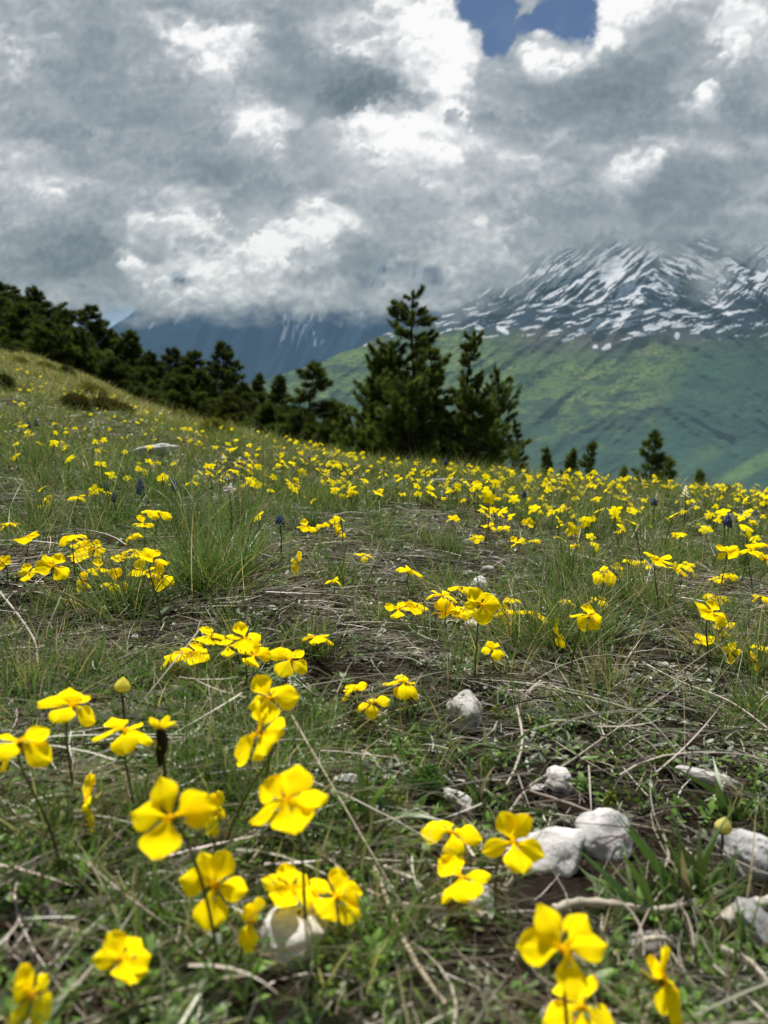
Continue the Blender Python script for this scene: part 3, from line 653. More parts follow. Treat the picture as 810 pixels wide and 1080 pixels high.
X, Y = sample_xy(4200, 7, 34, 1.1, tmax=-.0); blades(hg, X, Y, 16, .22, rng.uniform(.07, .2, len(X)), .0016, .66, c=(.11, .15, .045), tipc=(.28, .31, .10), nseg=3)
X, Y = sample_xy(3000, 28, 80, 1.1, tmin=-.6, tmax=-.12); blades(hg, X, Y, 14, .7, rng.uniform(.08, .3, len(X)), .0022, .6, c=(.13, .16, .05), tipc=(.28, .30, .10), nseg=2)
# broader fresh blades at the lower right, mid and left
for (u, v, n, r, h, W) in [(735, 965, 22, .02, .05, .004), (700, 990, 12, .02, .04, .004), (505, 850, 16, .012, .04, .0035), (395, 900, 10, .01, .045, .0045), (380, 870, 8, .01, .04, .004), (790, 850, 16, .015, .035, .004), (650, 810, 10, .02, .02, .003),
                           (250, 780, 14, .02, .05, .003), (520, 815, 10, .01, .03, .003), (30, 950, 20, .03, .03, .004), (420, 1010, 20, .03, .03, .003), (160, 950, 16, .03, .03, .003), (770, 870, 12, .02, .03, .004), (330, 900, 10, .02, .035, .003)]:
    x, y, d = at(u, v); blades(hg, x, y, int(n * 1.4), r, h * 1.1, W * 1.25, .95, .9, (.08, .15, .04), (.17, .27, .09), 7)
tag(link('meadow_grass', hg.mesh('meadow_grass', M_GRASS)), 'fine green and straw coloured meadow grass in tussocks', 'grass', kind='stuff')
print('COVER polys', sum(len(q) for q in hg.Q), sum(len(q) for q in hs.Q), sum(len(q) for q in hl.Q))
# ---------------------------------------------------------------- flowers
def petal_mesh(name, curl, wide, seed, notch=0.0, nx=13, ny=13):
    """one petal of unit length lying along +X, face up"""
    r = np.random.default_rng(seed)
    s = np.linspace(0, 1, nx); q = np.linspace(-1, 1, ny)
    S, Qq = np.meshgrid(s, q, indexing='ij')
    half = wide * .5 * (np.sin(np.pi * np.clip(S, 0, 1) ** 1.35 * .96 + .03) ** .62) * (.35 + .65 * sstep(0, .55, S)) + .012
    tipx = 1 - notch * np.exp(-(Qq / .3) ** 2) * sstep(.7, 1, S)
    x = S * tipx * (1 - .10 * np.abs(Qq) ** 2 * S)
    y = Qq * half
    z = curl * S ** 2 * .55 + (.10 * Qq ** 2) * wide * (1 if curl >= 0 else -1) + .035 * np.sin(Qq * 5 + seed) * S ** 2 + .03 * np.sin(S * 7 + seed * 2)
    z = z + .02 * fbm(x * 3 + seed, y * 3, 2, seed)
    V = np.stack([x, y, z], -1).reshape(-1, 3)
    z = z + .014 * np.sin(Qq * 15 + 2 * S + seed) * S * (1 - .4 * S) + .02 * np.abs(fbm(x * 5 + seed, y * 5, 2, seed + 9)) + .05 * np.exp(-(Qq / .12) ** 2) * S * (1 - S)
    V[:, 2] = z.ravel()
    c = np.ones(S.shape + (3,)) * np.array([1.0, .80, .002])
    c = lerp3(c, [1.0, .88, .006], sstep(.4, 1, S) * r.uniform(.3, 1))
    c = lerp3(c, [.88, .52, .004], sstep(.16, .0, S) * .7)
    c = c * (1 + .10 * fbm(x * 4, y * 14, 3, seed + 3))[..., None]
    vein = sstep(.55, 1, np.cos(Qq * 9)) * sstep(.42, .1, S) * sstep(0, .08, S)
    c = lerp3(c, [.22, .08, .01], vein * .35)
    return new_mesh(name, V, grid_faces(nx, ny), c.reshape(-1, 3), M_PETALV)
PET = {}
for k, (cu, wi) in {'flat': (-.05, .70), 'droop': (-.7, .88), 'cup': (.4, .84), 'wave': (-.3, .94), 'narrow': (-.35, .58), 'wide': (.0, .92)}.items():
    PET[k] = [petal_mesh('petal', cu + .12 * j - .12, wi + .05 * j - .05, 11 * j + len(k), .07 if k == 'wide' else 0.02) for j in range(3)]
def calyx_mesh():
    V, Q, C, n = [], [], [], 0
    for i in range(5):
        a = i * 2 * math.pi / 5
        d = np.array([[math.cos(a), math.sin(a), .1]]); v, q, c = strips(np.array([[0, 0, -.04]]), d, np.array([.42]), np.array([.15]), np.array([[0, 0, .15]]), np.array([[.09, .15, .04]]), np.array([[.12, .19, .05]]), 4, 'leaf', np.array([[-math.sin(a), math.cos(a), 0]]))
        V.append(v); Q.append(q + n); C.append(c); n += len(v)
    s = np.linspace(0, 1, 6); v, q = tube(np.stack([0 * s, .55 * s ** 1.4, -.05 - .42 * s ** .8], 1), [.1, .1, .085, .07, .06, .02], 7)     # the spur
    V.append(v); Q.append(q + n); C.append(np.ones((len(v), 3)) * np.array([.45, .40, .06])); n += len(v)
    v, q = tube([[0, 0, -.16], [0, 0, -.06], [0, 0, .02]], [.05, .13, .10], 8); V.append(v); Q.append(q + n); C.append(np.ones((len(v), 3)) * np.array([.08, .13, .035]))
    return new_mesh('calyx', np.concatenate(V), np.concatenate(Q), np.concatenate(C), M_STEM)
CALYX = calyx_mesh()
def throat_mesh():
    v, q = tube([[0, -.02, -.03], [0, -.02, .03], [0, -.03, .07]], [.09, .07, .015], 8)
    return new_mesh('throat', v, q, np.ones((len(v), 3)) * np.array([.85, .55, .01]), M_PETAL)
THROAT = throat_mesh()
POSE = {'F': (0, -.62, .78), 'FL': (-.4, -.55, .72), 'FR': (.4, -.55, .72), 'U': (.02, -.30, .95), 'UL': (-.32, -.3, .9), 'UR': (.32, -.3, .9), 'H': (0, .16, .98), 'HL': (-.3, .1, .95), 'HR': (.3, .1, .95),
        'SL': (-.88, -.25, .4), 'SR': (.88, -.25, .4), 'D': (.1, -.95, .1)}
# petals: (angle, mesh kind, length)
FORM = {'F': [(62, 'flat', .95), (118, 'flat', .95), (5, 'flat', 1.0), (175, 'flat', 1.0), (270, 'wide', 1.08)],
        'H': [(58, 'flat', .9), (124, 'wave', .9), (-8, 'droop', 1.05), (188, 'droop', 1.05), (270, 'droop', 1.1)],
        'W': [(55, 'wave', .95), (120, 'cup', .95), (0, 'wave', 1.0), (184, 'narrow', 1.0), (268, 'wide', 1.1)],
        'T': [(70, 'cup', .9), (108, 'cup', .9), (-20, 'narrow', 1.0), (200, 'narrow', 1.0), (270, 'wave', 1.1)]}
def leafset(root, h, rs):
    V, Q, C, n = [], [], [], 0
    out = []
    for i in range(3):
        a = rs.uniform(0, 6.28); L = rs.uniform(.012, .024)
        d = np.array([[math.cos(a), math.sin(a), rs.uniform(.3, 1)]])
        v, q, c = strips(np.array([[0, 0, h * rs.uniform(.06, .35)]]), d, np.array([L]), np.array([L * .26]), np.array([[0, 0, -.4]]), np.array([[.06, .11, .03]]), np.array([[.09, .15, .04]]), 5, 'leaf', np.array([[-math.sin(a), math.cos(a), 0]]))
        link('leaf', new_mesh('leaf', v, q, c, M_LEAF), root)
def frame(n, roll=0.0):
    z = Vector(n).normalized()
    ref = Vector((0, 0, 1)) if abs(z.z) < .8 else Vector((0, 1, 0))
    x = ref.cross(z).normalized(); y = z.cross(x)
    M = Matrix((x, y, z)).transposed().to_4x4()
    return M @ Matrix.Rotation(roll, 4, 'Z')
def head_place(u, v, w, nominal=.037, hmin=.03, hmax=.095):
    d = FP * nominal / w
    r = ray(u, v)
    ds = d * np.exp(np.linspace(-.9, .9, 181)); P = EYE + ds[:, None] * r
    hh = P[:, 2] - ground_z(P[:, 0], P[:, 1])
    ok = (hh >= hmin) & (hh <= hmax)
    if ok.any():
        i = np.nonzero(ok)[0]; i = i[np.argmin(np.abs(np.log(ds[i] / d)))]
    else:
        i = np.argmin(np.abs(hh - (hmin + hmax) / 2))
    return P[i], w * ds[i] / FP, hh[i]
def flower(u, v, w, pose, form, label, group=None, roll=None, stemtip=None, seed=0, colour=None, cat='flower', name='yellow_flower', sc_=.95):
    rs = np.random.default_rng(seed + 5000)
    P, size, h = head_place(u, v, w)
    size *= sc_ * (1.12 if w < 36 else 1)
    gx, gy = P[0] + rs.normal() * .12 * h, P[1] + rs.normal() * .1 * h + .01
    g0 = gz(gx, gy)
    root = empty(name, (gx, gy, g0))
    n = np.array(POSE[pose]) + rs.normal(size=3) * .10
    M = frame(n, math.radians(rs.normal() * 12 if roll is None else roll))
    hp = Vector((P[0] - gx, P[1] - gy, P[2] - g0))
    zn = (M @ Vector((0, 0, 1)))
    # stem: up from the ground, nodding over into the back of the flower
    back = hp - zn * size * .10
    pts = []
    c1 = Vector((0, 0, h * .55)); c2 = back - zn * size * .55 + Vector((0, 0, size * .1))
    for k in range(13):
        t = k / 12; p = (1 - t) ** 3 * Vector((0, 0, -.004)) + 3 * (1 - t) ** 2 * t * c1 + 3 * (1 - t) * t * t * c2 + t ** 3 * back
        pts.append(p)
    rr = np.interp(np.linspace(0, 1, 13), [0, 1], [.0009, .0006]) * (1 + .25 * P[1])
    tv, tq = tube(pts, rr, 6)
    cc = np.ones((len(tv), 3)) * np.array([.13, .17, .05]); cc[: len(cc) // 2] *= np.array([1.2, .8, .9])
    link('stem', new_mesh('stem', tv, tq, cc, M_STEM), root)
    S = size * .5
    base = Matrix.Translation(hp) @ M @ Matrix.Scale(S, 4)
    for (a, kind, ln) in FORM[form]:
        o = link('petal', PET[kind][int(rs.integers(0, 3))], root)
        tilt = rs.normal() * .22
        o.matrix_local = base @ Matrix.Rotation(math.radians(a + rs.normal() * 7), 4, 'Z') @ Matrix.Translation((.03, 0, .012 * len(root.children))) @ Matrix.Rotation(tilt, 4, 'Y') @ Matrix.Rotation(rs.normal() * .28, 4, 'X') @ Matrix.Scale(ln * rs.uniform(.92, 1.08), 4)
    o = link('calyx', CALYX, root); o.matrix_local = base
    if w > 34:
        o = link('throat', THROAT, root); o.matrix_local = base @ Matrix.Translation((0, 0, .05))
    leafset(root, h, rs)
    tag(root, label, cat, group)
    return root
# u, v, width, pose, form, roll, label
FL = [
 (594, 1000, 98, 'F', 'F', 6, 'largest yellow flower in the foreground, out of focus, seen face on at the lower right'),
 (614, 1062, 84, 'U', 'H', 0, 'blurred yellow flower under the largest one, cut by the bottom edge of the frame'),
 (700, 1036, 78, 'SR', 'T', 0, 'blurred golden flower turned sideways, right of the largest one near the bottom edge'),
 (32, 1050, 72, 'SR', 'T', 20, 'blurred yellow flower cut by the lower left corner of the frame'),
 (130, 1012, 70, 'UR', 'W', 30, 'yellow flower with a pale rounded petal, alone above the lower left corner'),
 (180, 862, 94, 'F', 'F', -8, 'open yellow flower with a long lower petal, left foreground, beside a half hidden one'),
 (228, 858, 56, 'SR', 'T', -10, 'yellow flower seen edge on, partly behind the open face on one in the left foreground'),
 (226, 934, 82, 'F', 'F', 4, 'open round yellow flower facing the viewer above the grey round stone, to its left'),
 (264, 972, 56, 'SR', 'T', -15, 'yellow flower turned sideways between the open round one and the grey round stone'),
 (306, 938, 66, 'U', 'W', 0, 'yellow flower overlapping its right neighbour just above the round grey stone'),
 (354, 946, 70, 'UR', 'W', -20, 'yellow flower hanging over the right side of the round grey stone'),
 (302, 845, 88, 'UL', 'W', 10, 'yellow flower with one petal raised like a wing, centre left foreground'),
 (275, 774, 82, 'SL', 'W', -18, 'big yellow flower turned left with a drooping round petal, below a smaller similar one'),
 (284, 737, 62, 'UL', 'W', -12, 'yellow flower with a wide rounded petal just above the big one turned left'),
 (20, 783, 74, 'H', 'H', 0, 'yellow flower with drooping petals cut by the left edge of the frame'),
 (92, 845, 64, 'SL', 'T', 35, 'yellow flower tilted edge on like a saucer, left foreground'),
 (76, 745, 62, 'HR', 'H', 0, 'flat topped yellow flower left of centre, highest of the left foreground row'),
 (130, 770, 62, 'H', 'H', 6, 'yellow flower with drooping petals beside the wilted one at the left'),
 (476, 878, 62, 'U', 'H', 0, 'yellow flower with spread side petals left of the white pointed stone'),
 (540, 888, 74, 'FR', 'T', -25, 'yellow flower leaning over the white pointed stone, its petals hanging steeply'),
 (487, 926, 68, 'UL', 'T', 24, 'yellow flower tilted down left just below the white pointed stone'),
 (426, 720, 42, 'H', 'H', 0, 'single yellow flower with five drooping petals above and left of the speckled upright stone'),
 (373, 728, 30, 'UL', 'W', 0, 'left flower of the small pair beside the single drooping one in the middle'),
 (393, 741, 30, 'U', 'H', 0, 'right and lower flower of the small pair in the middle of the picture'),
 (336, 672, 36, 'HR', 'H', 0, 'lone yellow flower right of the long middle left cluster'),
 (222, 672, 38, 'H', 'W', 0, 'topmost yellow flower of the middle left cluster'),
 (184, 689, 34, 'HL', 'H', 0, 'leftmost yellow flower of the middle left cluster'),
 (206, 689, 32, 'U', 'W', 0, 'second yellow flower from the left in the middle left cluster'),
 (258, 674, 42, 'UR', 'W', 0, 'broad yellow flower in the heart of the middle left cluster'),
 (240, 682, 30, 'U', 'F', 0, 'small yellow flower tucked under the topmost one of the middle left cluster'),
 (268, 692, 40, 'U', 'F', -10, 'lowest yellow flower of the middle left cluster'),
 (306, 696, 44, 'UR', 'H', -8, 'rightmost yellow flower of the middle left cluster, long and flat'),
 (420, 643, 28, 'U', 'F', 0, 'left one of the paired round yellow flowers in the middle distance'),
 (439, 641, 26, 'UR', 'F', 0, 'right one of the paired round yellow flowers in the middle distance'),
 (433, 602, 26, 'HR', 'H', 0, 'lone small yellow flower above the paired round ones'),
 (520, 685, 23, 'U', 'H', 0, 'small low yellow flower below the middle right row'),
 (508, 638, 42, 'F', 'W', 0, 'largest yellow flower of the middle right row, below the small white stone'),
 (466, 628, 30, 'H', 'H', 0, 'yellow flower at the upper left end of the middle right row'),
 (470, 646, 28, 'U', 'W', 0, 'yellow flower at the lower left end of the middle right row'),
 (488, 620, 26, 'H', 'H', 0, 'flat yellow flower touching the small white stone on its left side'),
 (490, 643, 26, 'U', 'H', 0, 'yellow flower pressed against the left side of the largest of the middle right row'),
 (534, 648, 24, 'F', 'W', 0, 'yellow flower directly right of the largest of the middle right row'),
 (540, 632, 18, 'H', 'H', 0, 'tiny yellow flower above the right half of the middle right row'),
 (556, 646, 26, 'H', 'W', 0, 'yellow flower in the right half of the middle right row'),
 (576, 652, 24, 'HR', 'H', 0, 'yellow flower near the right end of the middle right row'),
 (583, 662, 26, 'SL', 'T', 0, 'yellow flower hanging low at the right end of the middle right row'),
 (588, 672, 24, 'SR', 'T', 0, 'lowest yellow flower at the right end of the middle right row'),
 (620, 650, 38, 'UR', 'W', -25, 'yellow flower with two round petals sloping right, right of the middle row'),
 (601, 634, 20, 'H', 'H', 0, 'tiny yellow flower just above left of the one sloping right'),
 (632, 632, 24, 'H', 'H', 0, 'flat yellow flower just above right of the one sloping right'),
 (637, 605, 26, 'UL', 'H', 20, 'left flower of the thin row at the right, lying flat'),
 (652, 601, 17, 'F', 'F', 0, 'round faced small flower at the left of the thin row at the right'),
 (665, 591, 16, 'H', 'H', 0, 'small pale yellow flower at the start of the arched row on the right'),
 (679, 595, 18, 'U', 'F', 0, 'small yellow flower second in the arched row on the right'),
 (694, 590, 32, 'UR', 'W', -20, 'widest yellow flower of the arched row on the right'),
 (713, 601, 24, 'UR', 'W', -30, 'yellow flower at the lower end of the arched row on the right'),
 (726, 597, 22, 'UR', 'H', -20, 'yellow flower just right of the end of the arched row on the right'),
 (750, 646, 34, 'UR', 'W', -30, 'largest yellow flower of the right edge group, sloping down right'),
 (763, 663, 24, 'F', 'F', 0, 'round yellow flower below the largest of the right edge group'),
 (741, 677, 22, 'U', 'W', 0, 'yellow flower lower left in the right edge group'),
 (756, 629, 24, 'HR', 'H', 0, 'flat yellow flower above the largest of the right edge group'),
 (772, 688, 22, 'SL', 'F', 20, 'half closed oval yellow flower low in the right edge group'),
 (797, 698, 24, 'SR', 'T', 0, 'drooping yellow flower at the right edge, lowest of its group'),
 (801, 682, 20, 'H', 'H', 0, 'small pale flower just above the drooping one at the right edge'),
 (767, 582, 24, 'UL', 'W', 20, 'round topped yellow flower upper right, left of a similar one'),
 (794, 581, 26, 'UR', 'W', -15, 'yellow flower upper right close to the right edge'),
 (797, 573, 22, 'H', 'H', 0, 'flat yellow flower above the one close to the right edge'),
 (808, 590, 18, 'F', 'F', 0, 'yellow flower cut by the right edge of the frame'),
 (803, 629, 20, 'H', 'H', 0, 'small yellow flower at the right edge beside the right edge group'),
 (755, 611, 16, 'H', 'H', 0, 'tiny yellow flower over the small stones at the right'),
 (770, 605, 20, 'H', 'H', 0, 'thin flat yellow flower right of the tiny one over the small stones'),
 (28, 567, 26, 'U', 'F', 0, 'oval yellow flower at the upper left of the left edge cluster'),
 (30, 605, 24, 'F', 'W', 0, 'yellow flower at the lower left of the left edge cluster'),
 (3, 593, 20, 'F', 'F', 0, 'yellow flower cut by the left edge beside the left edge cluster'),
 (56, 598, 34, 'UR', 'W', -20, 'yellow flower sloping right at the bottom of the left edge cluster'),
 (77, 565, 28, 'H', 'H', 0, 'flat yellow flower at the top of the left edge cluster'),
 (86, 577, 24, 'F', 'F', 0, 'round yellow flower in the heart of the left edge cluster'),
 (100, 579, 24, 'UR', 'W', -20, 'yellow flower right of the round one in the left edge cluster'),
 (83, 588, 22, 'U', 'W', 0, 'yellow flower just under the round one in the left edge cluster'),
 (104, 600, 24, 'UR', 'W', 0, 'yellow flower at the lower right of the round one in the left edge cluster'),
 (86, 613, 22, 'SR', 'T', -30, 'drooping yellow flower lowest in the left edge cluster'),
 (122, 614, 30, 'FR', 'T', 0, 'yellow flower seen from behind with striped shade, right of the left edge cluster'),
 (127, 589, 22, 'U', 'F', 0, 'small oval yellow flower left of the bright double cluster'),
 (146, 580, 26, 'H', 'H', 0, 'upper left flower of the bright double cluster on the left'),
 (161, 590, 34, 'UR', 'F', -20, 'biggest flower of the bright double cluster on the left'),
 (151, 603, 30, 'U', 'W', 0, 'lower left flower of the bright double cluster on the left'),
 (170, 612, 28, 'F', 'W', 0, 'lowest flower of the bright double cluster on the left'),
 (166, 541, 26, 'H', 'H', 0, 'top flower of the chain rising above the bright double cluster'),
 (151, 552, 22, 'U', 'W', 0, 'middle flower of the chain rising above the bright double cluster'),
 (139, 564, 20, 'HL', 'H', 20, 'lowest flower of the chain rising above the bright double cluster'),
 (48, 529, 18, 'FL', 'W', 0, 'small ragged yellow flower alone at the left, in tall grass'),
 (82, 524, 20, 'H', 'H', 0, 'small yellow flower right of the ragged lone one in tall grass'),
 (10, 553, 20, 'H', 'H', 0, 'flat pale yellow flower near the left edge above the cluster'),
 (313, 593, 24, 'SR', 'T', -40, 'steeply tilted yellow flower in the middle left, alone'),
 (323, 556, 20, 'U', 'W', 0, 'left flower of the small trio left of centre'),
 (340, 554, 16, 'H', 'H', 0, 'middle flower of the small trio left of centre'),
 (357, 560, 18, 'UR', 'W', -30, 'right flower of the small trio left of centre'),
 (385, 586, 18, 'HR', 'H', 0, 'lone tiny yellow flower right of the small trio'),
 (352, 612, 18, 'H', 'H', 0, 'lone tiny yellow flower below the small trio'),
 (477, 548, 15, 'U', 'W', 0, 'tiny yellow flower left of the brown soil gap'), (503, 568, 16, 'U', 'W', 0, 'tiny yellow flower at the left rim of the brown soil gap'),
 (516, 556, 16, 'H', 'W', 0, 'left one of two tiny flowers above the brown soil gap'), (532, 556, 15, 'H', 'H', 0, 'right one of two tiny flowers above the brown soil gap'),
 (546, 572, 18, 'UL', 'W', 0, 'yellow flower at the right rim of the brown soil gap'), (557, 552, 15, 'F', 'F', 0, 'round yellow flower upper right of the brown soil gap'),
 (563, 570, 14, 'H', 'H', 0, 'tiny flower just right of the right rim flower of the soil gap'), (602, 558, 16, 'SL', 'T', 0, 'tall upright yellow flower above the right grass tussock'), (607, 576, 14, 'HR', 'H', 0, 'tiny flower under the tall upright one above the right tussock'),
]
for i, (u, v, w_, po, fo, ro, lab) in enumerate(FL):
    flower(u, v, w_, po, fo, lab, 'yellow flowers in the meadow', roll=ro + (i * 37 % 9 - 4), seed=i)

# wilted flower and bud on the left
def wilted():
    P, size, h = head_place(166, 775, 24, .013, .05, .12)
    root = empty('wilted_flower', (P[0], P[1] + .005, gz(P[0], P[1])))
    tv, tq = tube([(0, 0, 0), (.002, 0, h * .6), (.001, 0, h * .95), (0, -.002, h)], [.0012, .001, .001, .0012], 6)
    link('stem', new_mesh('stem', tv, tq, np.ones((len(tv), 3)) * np.array([.06, .08, .03]), M_STEM), root)
    for i in range(5):
        o = link('petal', PET['droop'][i % 3], root); o.matrix_local = Matrix.Translation((0, 0, h)) @ Matrix.Rotation(i * 1.256, 4, 'Z') @ Matrix.Rotation(.9 if i > 2 else -1.0, 4, 'Y') @ Matrix.Diagonal((.010, .006, .010, 1))
    s = np.linspace(0, 1, 7); tv, tq = tube(np.stack([.001 * np.sin(s * 5), 0 * s, h + .002 - .024 * s], 1), [.002, .0032, .0036, .0034, .0028, .002, .0008], 8)
    link('withered_petal', new_mesh('withered_petal', tv, tq, np.ones((len(tv), 3)) * np.array([.035, .022, .012]), M_STEM), root)
    tag(root, 'wilted flower shrivelled to a dark brown tube with yellow tatters, left foreground', 'wilted flower')
wilted()
def bud(u, v, w_, label, col=(.75, .68, .12)):
    P, size, h = head_place(u, v, w_, .012, .03, .12)
    root = empty('flower_bud', (P[0], P[1], gz(P[0], P[1])))
    tv, tq = tube([(0, 0, 0), (.001, 0, h * .6), (0, 0, h - size * .4)], [.001, .0009, .0009], 6)
    link('stem', new_mesh('stem', tv, tq, np.ones((len(tv), 3)) * np.array([.07, .10, .03]), M_STEM), root)
    s = np.linspace(0, 1, 8); tv, tq = tube(np.stack([size * .15 * s, 0 * s, h - size * .5 + size * s], 1), np.array([.25, .42, .5, .48, .4, .3, .17, .03]) * size, 9)
    c = np.ones((len(tv), 3)) * np.array(col); c[:18] = (.10, .16, .04)
    link('petals', new_mesh('petals', tv, tq, c, M_PETAL), root)
    tag(root, label, 'flower bud')
bud(128, 722, 17, 'pale yellow flower bud on a green stem above the left foreground flowers')
bud(762, 870, 18, 'blurred pale yellow bud on a thin stalk in front of the right edge rock', (.6, .55, .18))
bud(356, 918, 12, 'small straw coloured bud above the flower that hangs over the round grey stone', (.5, .45, .25))

# mid distance flowers: one mesh each
def small_flower_mesh(name, seed, size, h, colour=(1.0, .84, .004)):
    r = np.random.default_rng(seed); V, Q, C, n = [], [], [], 0
    tilt = np.array([r.normal() * .45, -.45 + r.normal() * .4, 1]); M = np.array(frame(tilt, r.uniform(0, 6)).to_3x3())
    col = np.array(colour) * r.uniform(.85, 1.05)
    for i in range(5):
        a = i * 1.2566 + r.normal() * .15
        c, s = math.cos(a), math.sin(a)
        L = size * .5 * r.uniform(.85, 1.15); Wd = size * .36
        dr = r.uniform(-.35, .15)
        pts = np.array([[.04 * size, -.15 * Wd, 0], [.04 * size, .15 * Wd, 0], [.6 * L, -.55 * Wd, dr * .35 * L], [.6 * L, .55 * Wd, dr * .35 * L], [L, -.3 * Wd, dr * L], [L, .3 * Wd, dr * L]])
        R = np.array([[c, -s, 0], [s, c, 0], [0, 0, 1]])
        v = pts @ R.T @ M.T + np.array([0, 0, h])
        V.append(v); Q.append(np.array([[0, 2, 3, 1], [2, 4, 5, 3]]) + n); C.append(np.tile(col, (6, 1))); n += 6
    tv, tq = tube([(r.normal() * .008, r.normal() * .008, -.005), (r.normal() * .004, 0, h * .6), (0, 0, h)], [.0015, .0013, .0012], 4)
    V.append(tv); Q.append(tq + n); C.append(np.ones((len(tv), 3)) * np.array([.11, .15, .05]))
    return np.concatenate(V), np.concatenate(Q), np.concatenate(C)
SM = []
for j in range(14):
    v, q, c = small_flower_mesh('f', 700 + j, .031, .07 + .02 * (j % 3) - .01)
    SM.append((v, q, c, new_mesh('yellow_flower', v, q, c, M_PETAL, smooth=True)))
taken = []
def drift(n, tr, yr, label, seed, power=1.0, patch=.5):
    r = np.random.default_rng(seed); k = 0; tries = 0
    while k < n and tries < n * 60:
        tries += 1
        t = r.uniform(*tr); Y = yr[0] + (yr[1] - yr[0]) * r.random() ** power; X = t * Y
        if float(fbm(np.array([X / .5]), np.array([Y / .5]), 2, 401)[0]) + r.normal() * .15 < patch - .5: continue
        o = link('yellow_flower', SM[int(r.integers(0, 14))][3]); o.location = (X, Y, gz(X, Y)); o.rotation_euler = (r.normal() * .1, r.normal() * .1, r.uniform(0, 6.28)); o.scale = [r.uniform(.75, 1.15) * (1 if Y < 2.4 else .85)] * 3
        tag(o, label, 'flower', label_group[label]); k += 1
label_group = {}
def dg(lab, grp): label_group[lab] = grp; return lab
drift(94, (.12, .55), (1.5, 3.4), dg('small yellow flower in the dense drift below the crest on the right', 'flowers of the right crest drift'), 1, .8, .48)
drift(22, (-.06, .14), (1.55, 3.6), dg('small yellow flower in the drift under the centre pines', 'flowers of the centre drift'), 2, .9, .48)
drift(46, (-.30, -.05), (1.4, 3.4), dg('small yellow flower in the drift right of the long white stone', 'flowers of the left middle drift'), 3, .9, .48)
drift(30, (-.55, -.32), (1.3, 3.8), dg('small yellow flower scattered in the tall grass left of the long white stone', 'flowers scattered at the far left'), 4, .9, .5)
# the rest, too many and too small to single out
hf = Heap()
def far_flowers(n, tr, yr, seed, power=1.0, patch=.5):
    r = np.random.default_rng(seed); k = 0
    t = r.uniform(*tr, n * 3); Y = yr[0] + (yr[1] - yr[0]) * r.random(n * 3) ** power; X = t * Y
    ok = fbm(X / .7, Y / .7, 2, 402) + r.normal(size=n * 3) * .15 > patch - .5
    X, Y = X[ok][:n], Y[ok][:n]; Z = ground_z(X, Y)
    for i in range(len(X)):
        v, q, c, _ = SM[int(r.integers(0, 14))]; a = r.uniform(0, 6.28); R = np.array([[math.cos(a), -math.sin(a), 0], [math.sin(a), math.cos(a), 0], [0, 0, 1]])
        hf.add(v @ R.T * r.uniform(.5, .95) * (1 + .02 * Y[i]) + np.array([X[i], Y[i], Z[i]]), q, c)
far_flowers(470, (.08, .56), (2.0, 6.0), 11, 1.0, .45)
far_flowers(130, (-.08, .1), (2.2, 6.5), 12, 1.0, .45)
far_flowers(210, (-.32, -.04), (2.0, 9), 13, 1.1, .47)
far_flowers(150, (-.56, -.3), (2.0, 10), 14, 1.1, .48)
far_flowers(60, (-.56, -.3), (14, 26), 15, 1.0, .5)
tag(link('yellow_flower_drift', hf.mesh('yellow_flower_drift', M_PETAL)), 'mass of tiny yellow flowers fading into the far meadow', 'flowers', kind='stuff')

# grape hyacinths and other small things in the grass
def hyacinth(u, v, w_, hpx, label, col=(.06, .07, .26), top=(.2, .26, .6)):
    P, size, h = head_place(u, v, w_, .011, .035, .085)
    H = hpx / w_ * size
    root = empty('grape_hyacinth', (P[0], P[1], gz(P[0], P[1])))
    tv, tq = tube([(0, 0, 0), (.002, 0, h * .6), (0, 0, h + H * .4)], [.0016, .0014, .001], 6)
    link('stem', new_mesh('stem', tv, tq, np.ones((len(tv), 3)) * np.array([.06, .10, .03]), M_STEM), root)
    V, Q, C, n = [], [], [], 0
    sv, sq = tube([(0, 0, -.5), (0, 0, -.38), (0, 0, 0), (0, 0, .38), (0, 0, .5)], [.08, .38, .5, .38, .08], 7)
    r = np.random.default_rng(int(u))
    for k in range(46):
        f = k / 45; a = k * 2.4; rad = size * .38 * (1 - f ** 3) ; zz = h - H * .5 + H * f
        b = size * .24 * (1.05 - .5 * f)
        v_ = sv * b * np.array([1, 1, 1.3]) + np.array([math.cos(a) * rad, math.sin(a) * rad, zz])
        V.append(v_); Q.append(sq + n); n += len(v_); C.append(np.ones((len(v_), 3)) * (np.array(col) * (1 - f) + np.array(top) * f) * r.uniform(.7, 1.3))
    link('flower_spike', new_mesh('flower_spike', np.concatenate(V), np.concatenate(Q), np.concatenate(C), M_BLUE), root)
    tag(root, label, 'grape hyacinth', 'blue grape hyacinths in the meadow')
hyacinth(148, 513, 9, 17, 'clearest blue grape hyacinth spike, in the tall grass below the long white stone', top=(.25, .28, .6))
hyacinth(184, 511, 9, 13, 'blue grape hyacinth right of the clearest one')
hyacinth(112, 513, 7, 10, 'dark blue hyacinth spike left of the clearest one')
hyacinth(120, 524, 6, 10, 'low dark hyacinth in the grass between the two left spikes')
hyacinth(30, 447, 5, 8, 'left of two dark hyacinth spikes far up at the left edge')
hyacinth(38, 446, 5, 8, 'right of two dark hyacinth spikes far up at the left edge')
hyacinth(295, 548, 10, 9, 'dark blue hyacinth leaning left of the small flower trio')
hyacinth(768, 549, 9, 13, 'dark violet spike among the yellow drift at the right edge')
hyacinth(690, 529, 7, 8, 'pale blue spike in the right crest drift', (.12, .16, .32), (.25, .3, .55))
hyacinth(553, 521, 6, 7, 'small dark blue spike in the drift right of the centre pines')
hyacinth(470, 487, 5, 6, 'tiny blue spike on the crest in front of the centre pines')
